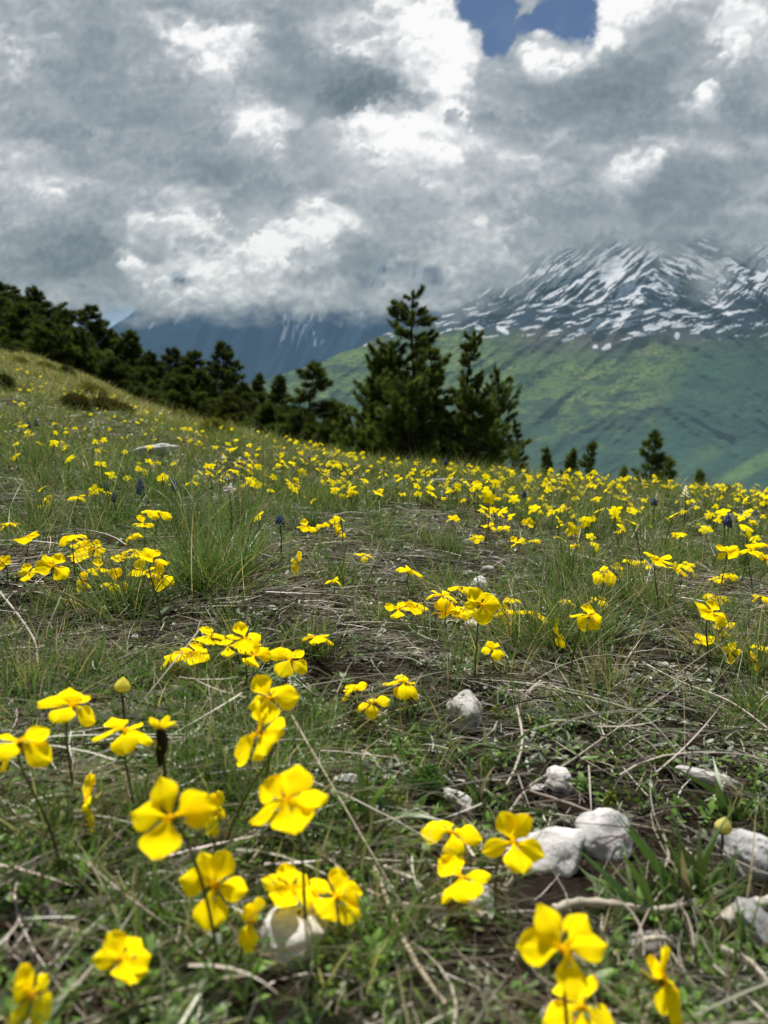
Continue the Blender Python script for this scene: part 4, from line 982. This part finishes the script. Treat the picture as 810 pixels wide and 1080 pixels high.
def pale_pansy(u, v, w_, label, col, name='violet_flower', cat='violet flower', n=5):
    P, size, h = head_place(u, v, w_, .028, .03, .14)
    r = np.random.default_rng(int(u))
    root = empty(name, (P[0], P[1], gz(P[0], P[1])))
    tv, tq = tube([(0, 0, 0), (.003, 0, h * .6), (0, 0, h)], [.0014, .0012, .001], 6)
    link('stem', new_mesh('stem', tv, tq, np.ones((len(tv), 3)) * np.array([.06, .10, .03]), M_STEM), root)
    for i in range(n):
        me = PET['flat'][i % 3].copy(); a = me.color_attributes['Col']; k = len(me.vertices); c = np.ones((k, 4), np.float32); c[:, :3] = np.array(col) * (1 if i < 3 else .55); a.data.foreach_set('color', c.ravel())
        o = link('petal', me, root); o.matrix_local = Matrix.Translation((0, 0, h)) @ frame((0, -.7, .6), i * 1.2566 + .3) @ Matrix.Scale(size * .5, 4)
    tag(root, label, cat)
pale_pansy(242, 517, 15, 'pale lilac flower with dark centre in the grass right of the hyacinths', (.55, .52, .68))
def white_spike(u, v, w_, hpx, label):
    P, size, h = head_place(u, v, w_, .03, .06, .12)
    H = hpx / w_ * size
    root = empty('white_flower', (P[0], P[1], gz(P[0], P[1])))
    tv, tq = tube([(0, 0, 0), (.003, 0, h * .6), (0, 0, h)], [.002, .0018, .0014], 6)
    link('stem', new_mesh('stem', tv, tq, np.ones((len(tv), 3)) * np.array([.06, .10, .03]), M_STEM), root)
    V, Q, C, n = [], [], [], 0; r = np.random.default_rng(3)
    for k in range(26):
        f = k / 25; a = k * 2.4; L = size * .5 * (1.1 - f * .7)
        d = np.array([[math.cos(a), math.sin(a), .4 + f]]); v_, q_, c_ = strips(np.array([[0, 0, h - H * .45 + H * .8 * f]]), d, np.array([L]), np.array([L * .55]), np.array([[0, 0, -.3]]), np.array([[.75, .72, .5]]), np.array([[.85, .84, .74]]), 4, 'leaf', np.array([[-math.sin(a), math.cos(a), 0]]))
        V.append(v_); Q.append(q_ + n); n += len(v_); C.append(c_)
    link('flower_head', new_mesh('flower_head', np.concatenate(V), np.concatenate(Q), np.concatenate(C), M_PETAL), root)
    tag(root, label, 'white flower')
white_spike(723, 518, 12, 15, 'creamy white flower spike standing on the right crest')

# ---------------------------------------------------------------- stones
def stone_mat():
    m, nt, nn, ll, out = nmat('limestone')
    tc = N(nt, 'ShaderNodeTexCoord'); inf = N(nt, 'ShaderNodeObjectInfo')
    add = N(nt, 'ShaderNodeVectorMath', operation='ADD'); ll.new(tc.outputs['Object'], add.inputs[0]); ll.new(inf.outputs['Random'], add.inputs[1])
    n1 = N(nt, 'ShaderNodeTexNoise', Scale=160.0, Detail=8.0, Roughness=.7); n2 = N(nt, 'ShaderNodeTexNoise', Scale=45.0, Detail=5.0, Roughness=.6); n3 = N(nt, 'ShaderNodeTexNoise', Scale=420.0, Detail=4.0)
    for q in (n1, n2, n3): ll.new(add.outputs[0], q.inputs['Vector'])
    r1 = N(nt, 'ShaderNodeValToRGB'); r1.color_ramp.elements[0].position = .36; r1.color_ramp.elements[0].color = (.48, .47, .46, 1); r1.color_ramp.elements[1].position = .62; r1.color_ramp.elements[1].color = (.86, .84, .81, 1)
    ll.new(n2.outputs['Fac'], r1.inputs['Fac'])
    r2 = N(nt, 'ShaderNodeValToRGB'); r2.color_ramp.elements[0].position = .36; r2.color_ramp.elements[0].color = (.10, .10, .095, 1); r2.color_ramp.elements[1].position = .47; r2.color_ramp.elements[1].color = (1, 1, 1, 1)
    ll.new(n1.outputs['Fac'], r2.inputs['Fac'])
    mul = N(nt, 'ShaderNodeMixRGB', blend_type='MULTIPLY'); ll.new(r1.outputs[0], mul.inputs['Color1']); ll.new(r2.outputs[0], mul.inputs['Color2'])
    at = N(nt, 'ShaderNodeAttribute', attribute_name='Col'); ll.new(at.outputs['Alpha'], mul.inputs['Fac'])
    m2 = N(nt, 'ShaderNodeMixRGB', blend_type='MULTIPLY'); m2.inputs['Fac'].default_value = 1; ll.new(mul.outputs[0], m2.inputs['Color1']); ll.new(at.outputs['Color'], m2.inputs['Color2'])
    p = N(nt, 'ShaderNodeBsdfPrincipled'); p.inputs['Roughness'].default_value = .85; p.inputs['Specular IOR Level'].default_value = .2; ll.new(m2.outputs[0], p.inputs['Base Color'])
    ad = N(nt, 'ShaderNodeMath', operation='ADD'); ll.new(n1.outputs['Fac'], ad.inputs[0]); ll.new(n3.outputs['Fac'], ad.inputs[1])
    bp = N(nt, 'ShaderNodeBump'); bp.inputs['Distance'].default_value = .0009; bp.inputs['Strength'].default_value = .7; ll.new(ad.outputs[0], bp.inputs['Height']); ll.new(bp.outputs[0], p.inputs['Normal'])
    ll.new(p.outputs[0], out.inputs['Surface'])
    return m
M_STONE = stone_mat()
def stone(u, v, wpx, hpx, label, outline=None, ang=0, seed=0, tint=(1, 1, 1), lichen=.6, thick=.5, lean=.35, name='stone', cat='stone', group='pale stones on the soil'):
    """wpx, hpx: outline as seen; outline: polar radii; the stone is a flattened lump tipped towards the viewer"""
    P, d = on_ground(u, v); lf = .22 * hpx / FP * d; P, d = on_ground(u, v, lf); P[2] -= lf
    W = wpx / FP * d * 1.12; Hh = hpx / FP * d * 1.2
    g = math.asin(min(.95, (EYE[2] - P[2]) / np.linalg.norm(P - EYE)))    # how steeply one looks down on it
    import bmesh
    bm = bmesh.new(); bmesh.ops.create_icosphere(bm, subdivisions=5, radius=1)
    V = np.array([v_.co[:] for v_ in bm.verts]); F = np.array([[q.index for q in f.verts] for f in bm.faces]); bm.free()
    a = np.arctan2(V[:, 1], V[:, 0])
    if outline is not None:
        k = np.array(outline); aa = np.linspace(-math.pi, math.pi, len(k) + 1); rad = np.interp(a, aa, np.append(k, k[0]))
        fl = np.hypot(V[:, 0], V[:, 1]); V[:, 0] *= 1 + (rad - 1) * fl; V[:, 1] *= 1 + (rad - 1) * fl
    nz = np.array([mnoise.noise(Vector((x * 1.7 + seed * 3.1, y * 1.7, z * 1.7))) * .20 + mnoise.noise(Vector((x * 3 + seed, y * 3, z * 3))) * .06 + mnoise.noise(Vector((x * 10 + seed, y * 10, z * 10))) * .025 for x, y, z in V])
    V = V * (1 + nz)[:, None]
    V[:, 0] *= W * .5; V[:, 1] *= Hh * .5; V[:, 2] *= min(W, Hh) * .5 * thick
    tip = math.pi / 2 - g - lean                     # face turned up and partly towards the viewer
    R = np.array((Matrix.Rotation(math.radians(ang), 3, 'Z'))); V = V @ R.T
    T = np.array(Matrix.Rotation(tip, 3, 'X')); V = V @ T.T
    c = np.ones((len(V), 4)); c[:, :3] = tint; c[:, 3] = lichen
    zz = (V[:, 2] - V[:, 2].min()) / (V[:, 2].max() - V[:, 2].min()); soil = (0 if seed == 3 else 1) * sstep(.16, -.04, zz + .25 * fbm(V[:, 0] / W * 6, V[:, 2] / W * 6, 3, seed))[:, None]; c[:, :3] = c[:, :3] * (1 - soil) + np.array([.28, .21, .15]) * soil
    me = new_mesh(name, V, F, c, M_STONE)
    o = link(name, me); zc = gz(P[0], P[1]); ext = V[:, 2].max() - V[:, 2].min()
    o.location = (P[0], P[1], zc + ext * .36)
    tag(o, label, cat, group)
    return o
for a in STONES: stone(*a)
rs = np.random.default_rng(77)
k = 0
while k < 46:
    y = rs.uniform(.38, 1.7); x = rs.uniform(-.45, .5) * y
    if rs.random() > .25 + .75 * float(bare(np.array([x]), np.array([y]))[0]): continue
    u_ = 405 + FP * x / (y * math.cos(PITCH) + .28 * math.sin(PITCH)); s = rs.uniform(.003, .007)
    import bmesh
    bm = bmesh.new(); bmesh.ops.create_icosphere(bm, subdivisions=2, radius=1)
    V = np.array([v_.co[:] for v_ in bm.verts]); F = np.array([[q.index for q in f.verts] for f in bm.faces]); bm.free()
    V = V * (1 + .25 * rs.normal(size=3)) * s * np.array([1.3, 1, .7]) * (1 + .1 * rs.normal(size=(len(V), 1)))
    c = np.ones((len(V), 4)); c[:, :3] = rs.uniform(.35, .9); c[:, 3] = .4
    o = link('pebble', new_mesh('pebble', V, F, c, M_STONE)); o.location = (x, y, gz(x, y) + s * .2); o.rotation_euler = (0, 0, rs.uniform(0, 6))
    tag(o, 'tiny grey pebble lying loose on the dark soil', 'pebble', 'tiny pebbles on the bare soil'); k += 1

# ---------------------------------------------------------------- roots, twigs, long dead stalks
def strand(pts_px, w0, w1, col, label, name='dead_stalk', cat='dead stalk', lift=.013, arch=0.0, group=None, ns=6, flat=1.0):
    P = []
    nk = len(pts_px); 
    for i, (u, v) in enumerate(pts_px):
        p, d = on_ground(u, v, lift + arch * math.sin(math.pi * i / (nk - 1))); P.append(p)
    P = np.array(P); t = np.linspace(0, nk - 1, 8 * (nk - 1) + 1); i = np.clip(t.astype(int), 0, nk - 2); f = (t - i)[:, None]
    a = P[np.maximum(i - 1, 0)]; b = P[i]; c = P[i + 1]; e = P[np.minimum(i + 2, nk - 1)]
    Q_ = .5 * ((2 * b) + (c - a) * f + (2 * a - 5 * b + 4 * c - e) * f ** 2 + (3 * b - a - 3 * c + e) * f ** 3)
    o0 = Q_[0].copy(); V, q = tube(Q_ - o0, np.linspace(w0, w1, len(Q_)) * 1.25 * (1 + .15 * np.sin(np.arange(len(Q_)) * 1.7)), ns)
    r = np.random.default_rng(int(pts_px[0][0])); cc = np.array(col) * r.uniform(.8, 1.2, (len(V), 1))
    o = link(name, new_mesh(name, V, q, cc, M_STRAW)); o.location = o0
    tag(o, label, cat, group)
PALE = (.62, .56, .46); TW = (.24, .18, .13)
strand([(583, 960), (610, 952), (650, 954), (682, 960), (705, 958), (735, 950)], .0022, .0014, (.6, .53, .43), 'thick pale root lying across the soil under the white stones', 'root', 'root')
strand([(556, 834), (600, 848), (650, 866), (708, 878)], .0014, .001, TW, 'brown twig running right just above the two big white stones', 'twig', 'twig')
strand([(537, 857), (560, 828), (600, 804), (634, 780), (700, 735), (745, 700)], .0009, .0006, (.5, .44, .36), 'long thin grey stalk rising diagonally from the white stone to the upper right')
strand([(545, 745), (551, 778), (545, 806), (534, 828)], .0012, .0008, PALE, 'short bent pale straw right of the speckled upright stone')
strand([(762, 975), (775, 962), (800, 954), (830, 950)], .0035, .003, (.66, .6, .5), 'broad curled dead leaf blade at the right edge', 'dead_leaf', 'dead leaf', .012)
strand([(760, 1002), (790, 1015), (812, 1040)], .0022, .0015, (.55, .5, .4), 'pale bent stalk at the lower right edge')
strand([(668, 1006), (680, 992), (700, 990), (712, 1000)], .0014, .001, (.6, .55, .42), 'small hooped straw over the shaded grey stone', lift=.01, arch=.012)
strand([(405, 915), (430, 925), (445, 936)], .0015, .001, PALE, 'short pale straw left of the white pointed stone')
strand([(700, 880), (705, 905), (690, 930)], .001, .0007, (.5, .42, .34), 'thin stalk right of the notched white stone')
strand([(217, 621), (250, 612), (285, 602), (305, 588)], .0016, .001, (.34, .22, .16), 'reddish brown twig in the middle left grass', 'twig', 'twig')
strand([(225, 580), (260, 580), (300, 592)], .0011, .0008, PALE, 'horizontal pale straw in the middle left tussock', lift=.02)
strand([(395, 915), (430, 1000), (470, 1060)], .0013, .001, (.5, .42, .3), 'blurred pale stalk slanting down in the centre foreground', lift=.012)
strand([(600, 590), (612, 560), (604, 541)], .0012, .0009, PALE, 'thin pale stalk sticking up in the right tussock', lift=.03)
strand([(666, 568), (674, 553), (679, 545)], .0016, .001, (.6, .52, .36), 'short forked straw in the right middle grass', lift=.03)
strand([(680, 700), (720, 720), (770, 740), (812, 770)], .001, .0007, PALE, 'long pale straw drooping to the right edge', lift=.02)
strand([(610, 735), (640, 760), (700, 775)], .0008, .0006, PALE, 'fine straw curving through the mat right of centre', lift=.012)
strand([(0, 625), (20, 650), (36, 675), (40, 700)], .0012, .0008, PALE, 'bent straw at the left edge under the flower cluster', lift=.02)
strand([(140, 840), (165, 870), (185, 905)], .0014, .001, (.55, .48, .34), 'blurred straw below the saucer tilted flower', lift=.01)
strand([(340, 900), (380, 935), (430, 955), (480, 958)], .0012, .001, (.4, .3, .22), 'brown stalk crossing below the white pointed stone on its left', 'twig', 'twig')

# ---------------------------------------------------------------- fleshy stonecrop, green tuft
def stonecrop(u, v, wpx, label, n=26, col=(.30, .38, .06)):
    P, d = on_ground(u, v); R = wpx / FP * d * .5
    root = empty('stonecrop', P); r = np.random.default_rng(int(u))
    sv, sq = tube([(0, 0, -.55), (0, 0, -.42), (0, 0, 0), (0, 0, .42), (0, 0, .6)], [.1, .38, .5, .38, .1], 8)
    for i in range(max(4, n // 5)):
        a = r.uniform(0, 6.28); q = R * math.sqrt(r.random()); hx = .012 + .01 * r.random()
        V, Q, C, m = [], [], [], 0
        tv, tq = tube([(0, 0, -.004), (0, 0, hx)], [.0012, .001], 5); V.append(tv); Q.append(tq); C.append(np.ones((len(tv), 3)) * np.array([.12, .15, .04])); m = len(tv)
        for k in range(9):
            b = k * 2.4; s = .0034 * (1.1 - .05 * k)
            vv = sv * s * np.array([1, 1, 1.3]) + np.array([math.cos(b) * .0028, math.sin(b) * .0028, hx * .4 + hx * .075 * k])
            V.append(vv); Q.append(sq + m); m += len(vv); C.append(np.ones((len(vv), 3)) * np.array(col) * r.uniform(.75, 1.2))
        o = link('shoot', new_mesh('shoot', np.concatenate(V), np.concatenate(Q), np.concatenate(C), M_LEAF), root)
        o.location = (math.cos(a) * q, math.sin(a) * q, gz(P[0] + math.cos(a) * q, P[1] + math.sin(a) * q) - P[2])
    tag(root, label, 'succulent plant', 'yellow green stonecrops')
stonecrop(405, 858, 44, 'cushion of yellow green fleshy buds in the centre foreground', 70)
stonecrop(698, 815, 20, 'small yellow green fleshy sprig above the long narrow stone', 30)
stonecrop(643, 862, 12, 'single tiny green fleshy bud right above the notched white stone', 20)
stonecrop(508, 826, 12, 'tiny yellow green fleshy bud below the speckled upright stone', 20)
stonecrop(526, 768, 12, 'tiny yellow green bud right of the speckled upright stone', 20)
def tuft(u, v, wpx, hpx, label):
    P, d = on_ground(u, v); R = wpx / FP * d * .5; H = hpx / FP * d
    root = empty('green_tuft', P); r = np.random.default_rng(5)
    for i in range(9):
        a = r.uniform(0, 6.28); q = R * .7 * math.sqrt(r.random()); h = H * r.uniform(.7, 1)
        n = 90; zz = r.random(n) * h; an = r.uniform(0, 6.28, n)
        base = np.stack([0 * zz, 0 * zz, zz], 1); dd = np.stack([np.cos(an), np.sin(an), np.full(n, .5)], 1)
        v_, q_, c_ = strips(base, dd, np.full(n, .008), np.full(n, .0013), np.zeros((n, 3)), vary([.05, .12, .02], n), vary([.11, .22, .04], n), 3, 'leaf')
        o = link('shoot', new_mesh('shoot', v_, q_, c_, M_LEAF), root); o.location = (math.cos(a) * q, math.sin(a) * q, 0)
    tag(root, label, 'green tuft')
tuft(448, 850, 44, 40, 'dense bright green feathery tuft right of the fleshy yellow green cushion')
# ---------------------------------------------------------------- trees
def needle_burst(P, D, n, L, W, c0, c1, spread=.75):
    """n thin needles sprouting round each of the points P, leaning along D"""
    k = len(P)
    base = np.repeat(P, n, 0) + rng.normal(size=(k * n, 3)) * L * .16
    d = np.repeat(D, n, 0) + rng.normal(size=(k * n, 3)) * spread
    d /= np.linalg.norm(d, axis=1, keepdims=True) + 1e-9
    ll = L * rng.uniform(.6, 1.25, k * n)
    r = rng.normal(size=(k * n, 3)); side = np.cross(d, r); side /= np.linalg.norm(side, axis=1, keepdims=True) + 1e-9
    a = base - side * W * .5; b = base + side * W * .5; t = base + d * ll[:, None]
    V = np.stack([a, b, t], 1).reshape(-1, 3)
    sh = np.repeat(rng.uniform(.55, 1.35, k), n)[:, None]
    C = np.stack([c0 * sh, c0 * sh, c1 * sh], 1).reshape(-1, 3)
    return V, np.arange(k * n * 3).reshape(-1, 3), C
def pine(name, x, y, H, R, seed, dens=1.0, Ln=.2, nb=12, c0=(.07, .105, .03), c1=(.20, .27, .07), sparse=0.0, power=.75, z0=None, stems=1, low=.12, skew=0.0, up=.35, twig=.3):
    global rng
    keep = rng; rng = np.random.default_rng(seed)
    c0 = np.array(c0); c1 = np.array(c1)
    root = empty(name, (x, y, gz(x, y) if z0 is None else z0))
    TV, TQ, n0 = [], [], 0
    P, D = [], []
    for st in range(stems):
        ox = 0 if st == 0 else rng.normal() * R * .35; oy = 0 if st == 0 else rng.normal() * R * .3
        h = H * (1 if st == 0 else rng.uniform(.55, .85))
        lean = rng.normal(size=2) * .02 * h
        zz = np.linspace(-.3, h, 12)
        tp = np.stack([ox + lean[0] * (zz / h) ** 2 + .02 * h * np.sin(zz * 2 / h * 3 + seed), oy + lean[1] * (zz / h) ** 2, zz], 1)
        v, q = tube(tp, np.interp(zz, [0, h], [.018 * h + .03, .012]), 7); TV.append(v); TQ.append(q + n0); n0 += len(v)
        nwh = int(12 + h * 2.6)
        for i in range(nwh):
            f = low + (1 - low) * (i + rng.uniform(-.3, .3)) / nwh
            f = min(max(f, .04), .985)
            zc = f * h; cx = np.interp(zc, zz, tp[:, 0]); cy = np.interp(zc, zz, tp[:, 1])
            a0 = rng.uniform(0, 6.28)
            for j in range(rng.integers(3, 6)):
                if rng.random() < sparse: continue
                a = a0 + j * 6.28 / 4.5 + rng.normal() * .3
                prof = (1 - f) ** power * (.55 + .45 * min(1, f / .25))
                bl = R * prof * rng.uniform(.45, 1.2) * (1 + skew * math.cos(a)) + .07 * R
                if rng.random() < .06: bl *= 1.35
                rise = up * (.4 + f) * rng.uniform(.5, 1.4)
                s = np.linspace(0, 1, 6)
                bx = cx + np.cos(a) * bl * s; by = cy + np.sin(a) * bl * s
                bz = zc + bl * (rise * s ** 1.6 - .12 * s)
                bp = np.stack([bx, by, bz], 1)
                v, q = tube(bp, np.interp(s, [0, 1], [.008 * h * (1 - f) + .012, .006]), 4); TV.append(v); TQ.append(q + n0); n0 += len(v)
                nc = max(3, int(bl / (Ln * .55) * 2.2 * dens))
                sc_ = rng.uniform(.22, 1.02, nc) ** .8
                q0 = np.stack([np.interp(sc_, s, bp[:, k]) for k in range(3)], 1)
                sp = bl * twig * (1.05 - sc_)[:, None] * .8
                q0 = q0 + rng.normal(size=(nc, 3)) * sp * np.array([1, 1, .35])
                dd = np.stack([np.full(nc, math.cos(a)), np.full(nc, math.sin(a)), np.full(nc, .55)], 1) + rng.normal(size=(nc, 3)) * .3
                P.append(q0); D.append(dd)
        P.append(np.stack([np.full(8, tp[-1, 0]), np.full(8, tp[-1, 1]), np.linspace(h * .94, h, 8)], 1)); D.append(np.tile([0, 0, 1.2], (8, 1)))
    P = np.concatenate(P); D = np.concatenate(D)
    V, T, C = needle_burst(P, D, int(nb * 1.8), Ln * .92, Ln * .095, c0, c1)
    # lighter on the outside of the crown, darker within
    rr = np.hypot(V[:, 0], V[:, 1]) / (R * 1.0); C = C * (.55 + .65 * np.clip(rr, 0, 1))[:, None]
    TVa = np.concatenate(TV)
    link('trunk', new_mesh('trunk', TVa, np.concatenate(TQ), np.ones((len(TVa), 3)) * np.array([.05, .038, .03]), M_BARK), root)
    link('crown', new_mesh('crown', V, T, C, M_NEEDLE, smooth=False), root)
    rng = keep
    return root
def place_tree(name, u, vtop, Y, wpx, seed, label, group=None, cat='pine tree', **kw):
    X = (u - 405) / FP * Y * 1.0
    d = Y * math.cos(PITCH)
    z0 = gz(X, Y)
    zt = EYE[2] + Y * float(elev(vtop))
    d = Y * CF[1] + (zt - EYE[2]) * CF[2]
    X = (u - 405) / FP * d; z0 = gz(X, Y); H = max(zt - z0, .6)
    t = pine(name, X, Y, H, wpx / FP * d * .5, seed, **kw)
    tag(t, label, cat, group)
    return t, H
DK = dict(c0=(.042, .066, .022), c1=(.13, .18, .045))
place_tree('pine_tree', 441, 308, 27, 118, 31, 'tallest pine of the centre group, ragged narrow top standing against the snowy mountain', sparse=.22, dens=1.5, Ln=.17, nb=15, power=.5, low=.06, skew=-.1, up=.5, twig=.22)
place_tree('pine_tree', 495, 350, 26, 66, 32, 'second pine of the centre group, pointed top right of the tallest one', sparse=.18, dens=1.5, Ln=.16, nb=15, power=.5, low=.06, up=.55, twig=.22)
place_tree('pine_tree', 398, 384, 27.5, 66, 33, 'low pine with upswept branches at the left foot of the tallest centre pine', sparse=.25, dens=1.4, Ln=.17, nb=14, power=.35, low=.15, up=.8)
place_tree('pine_tree', 522, 392, 26.5, 66, 34, 'bushy pine with long upswept limbs at the right foot of the centre group', sparse=.3, dens=1.4, Ln=.17, nb=14, power=.35, low=.15, up=.9)
place_tree('pine_tree', 462, 366, 25.5, 72, 36, 'dense dark pine filling the middle of the centre group', sparse=.1, dens=1.5, Ln=.17, nb=15, power=.4, low=.05, up=.5)
place_tree('pine_tree', 410, 362, 26.8, 84, 39, 'ragged side pine filling the left flank of the tallest centre pine', sparse=.2, dens=1.5, Ln=.17, nb=15, power=.4, low=.05, up=.6)
place_tree('pine_tree', 385, 452, 26, 60, 40, 'low dark pine scrub at the far left foot of the centre group', dens=1.3, Ln=.18, power=.3, low=.05, up=.6)
place_tree('pine_tree', 500, 414, 25.2, 90, 41, 'wide bushy young pine in front right of the centre group', dens=1.4, Ln=.17, nb=13, power=.3, low=.05, up=.6)
place_tree('pine_tree', 547, 444, 27, 34, 35, 'small pine standing just right of the centre group', dens=1.3, Ln=.16, nb=13, power=.6, up=.6)
place_tree('pine_tree', 430, 402, 25, 110, 37, 'wide bushy young pine in front of the centre group', dens=1.3, Ln=.17, nb=13, power=.3, low=.1, up=.6)
place_tree('pine_tree', 366, 430, 29, 40, 38, 'low dark pine left of the centre group, behind the crest', dens=1.2, Ln=.2, power=.4, up=.5)
forest = [(2, 300, 70, 74, 'pine at the left edge of the frame, highest on the slope'), (38, 304, 74, 62, 'broad layered pine near the left edge with flat spreading top'), (66, 328, 72, 52, 'pine in the dark wood just left of the tall ragged one'),
 (92, 324, 73, 54, 'tall ragged pine rising from the wood on the left slope'), (20, 322, 66, 60, 'dark pine in front of the highest ones at the left edge'), (118, 352, 74, 50, 'dark pine below the tall ragged one'),
 (138, 350, 72, 40, 'slender pine poking up midway down the wood line'), (158, 372, 70, 44, 'small rounded pine in the dip of the wood line'), (178, 368, 72, 46, 'dark pine left of the twin tops in the wood'),
 (202, 371, 70, 46, 'dark pine between the twin tops in the wood'), (232, 362, 68, 56, 'tall broad pine, last high top before the wood falls away'), (213, 392, 62, 50, 'pine in front of the last high top of the wood'),
 (258, 404, 64, 40, 'low pine right of the last high top'), (272, 396, 66, 34, 'thin pointed pine at the low end of the wood'), (296, 398, 60, 36, 'narrow pine left of the spreading one'),
 (326, 384, 50, 66, 'spreading pine with open layered limbs at the right end of the wood'), (352, 424, 52, 46, 'low bushy pine right of the spreading one'), (80, 348, 64, 60, 'wide dark pine in the front row of the wood'),
 (50, 340, 62, 60, 'wide dark pine at the meadow edge near the left'), (118, 380, 56, 50, 'young green pine standing out in front of the wood'), (150, 390, 62, 54, 'dark pine behind the low juniper bushes'),
 (186, 396, 60, 60, 'wide dark pine in the middle of the front row'), (245, 420, 54, 60, 'bushy olive pine at the meadow edge mid wood'), (285, 428, 50, 60, 'low bushy pine below the narrow pointed one'), (318, 436, 46, 60, 'low bushy pine under the spreading one'), (350, 446, 44, 50, 'low brush pine at the right end of the wood')]
for i, (u, v, Y, wp, lab) in enumerate(forest):
    lightc = {22: ((.045, .055, .015), (.11, .12, .03)), 19: ((.035, .055, .018), (.09, .12, .035))}.get(i, (DK['c0'], DK['c1']))
    place_tree('pine_tree', u, v, Y, wp * 1.5, 100 + i, lab, 'pines of the wood along the left slope', dens=1.3, Ln=.42, nb=12, power=.85 if i % 3 else .65, low=.04, up=.22 + .1 * (i % 3), c0=lightc[0], c1=lightc[1], sparse=.1 if u != 326 else .3, twig=.3)
for i, (u, v, Y, wp, lab) in enumerate([(578, 474, 34, 22, 'small pine top poking over the crest right of the centre group'), (601, 474, 36, 26, 'left one of the joined pair of small pine tops'), (619, 468, 35, 28, 'right one of the joined pair of small pine tops'),
    (690, 456, 30, 46, 'larger lone pine top over the right crest, above the white flower spike'), (703, 486, 29, 24, 'stub pine beside the larger lone pine top'), (741, 498, 34, 20, 'tiny pine top right of the lone one'), (768, 514, 33, 26, 'lowest pine top at the far right of the crest'), (658, 494, 33, 10, 'tiny pine tip left of the lone pine top')]):
    place_tree('pine_tree', u, v, Y, wp * 1.3, 200 + i, lab, 'small pine tops over the right crest', dens=1.0, Ln=.24, nb=12, power=.6, up=.5)

# ---------------------------------------------------------------- low bushes on the left slope
def bush(x, y, R, H, seed, c0, c1):
    global rng
    keep = rng; rng = np.random.default_rng(seed)
    root = empty('bush', (x, y, gz(x, y)))
    n = 520
    a = rng.uniform(0, 6.28, n); r = R * np.sqrt(rng.random(n)); 
    top = H * (1 - (r / R) ** 2) ** .5 * (.55 + .45 * np.cos(a * 3 + seed) * np.sin(r / R * 7)) * rng.uniform(.4, 1.3, n)
    P = np.stack([np.cos(a) * r, np.sin(a) * r, top * rng.uniform(.35, 1, n) + .02], 1)
    P[:, 2] += np.array(ground_z(x + P[:, 0], y + P[:, 1])) - gz(x, y)
    D = np.stack([np.cos(a) * .4, np.sin(a) * .4, np.full(n, .8)], 1)
    L = max(.09, R * .14)
    V, T, C = needle_burst(P, D, 12, L, L * .2, np.array(c0), np.array(c1))
    link('foliage', new_mesh('foliage', V, T, C, M_NEEDLE, smooth=False), root)
    TV, TQ, n0 = [], [], 0
    for i in range(9):
        s = np.linspace(0, 1, 5); b = rng.uniform(0, 6.28); q = R * .7
        pts = np.stack([np.cos(b) * q * s, np.sin(b) * q * s, H * .7 * s ** .7 - .05], 1)
        v, f = tube(pts, np.interp(s, [0, 1], [.035 * R + .006, .004]), 4); TV.append(v); TQ.append(f + n0); n0 += len(v)
    TV = np.concatenate(TV)
    link('stems', new_mesh('stems', TV, np.concatenate(TQ), np.ones((len(TV), 3)) * .04, M_BARK), root)
    rng = keep
    return root
OL = ((.10, .11, .035), (.22, .23, .075)); BR = ((.038, .042, .018), (.09, .085, .035)); DG = ((.02, .03, .01), (.06, .075, .024))
for i, (u, v, wp, hp, cc, lab) in enumerate([(118, 437, 56, 8, BR, 'long low brownish bush in front of the wood'), (80, 433, 22, 7, BR, 'small rusty bush at the left end of the long low one'), (148, 428, 34, 16, DG, 'dark round bush behind the right end of the long low one'),
        (4, 412, 12, 20, DG, 'small dark bush cut by the left edge'), (70, 398, 26, 22, DG, 'dark bush at the edge of the wood, upper left'), (10, 372, 40, 24, DG, 'dark shrub at the top of the meadow, left edge'), (22, 384, 16, 6, OL, 'small olive bush on the open slope'),
        (50, 390, 22, 7, OL, 'flat olive bush below the wood edge'), (190, 446, 24, 20, OL, 'olive bush standing alone on the slope right of the long low one'), (98, 420, 40, 26, OL, 'pale olive bush leaning on the slope'), (228, 462, 22, 16, OL, 'olive bush at the foot of the mid wood'),
        (300, 470, 22, 16, BR, 'brown bush at the low end of the wood'), (395, 486, 40, 24, DG, 'dark scrub at the foot of the centre pines, left'), (470, 489, 60, 22, DG, 'dark scrub at the foot of the centre pines, right')]):
    p, d = on_ground(u, v)
    if d > 100: p = EYE + 60 * ray(u, v); d = 60
    if u > 380: p = EYE + 20 * ray(u, v); d = 20
    tag(bush(p[0], p[1], wp / FP * d * .27, hp / FP * d * (.38 if u < 380 else 1.6), 300 + i, *cc), lab, 'bush', 'low bushes on the slope')
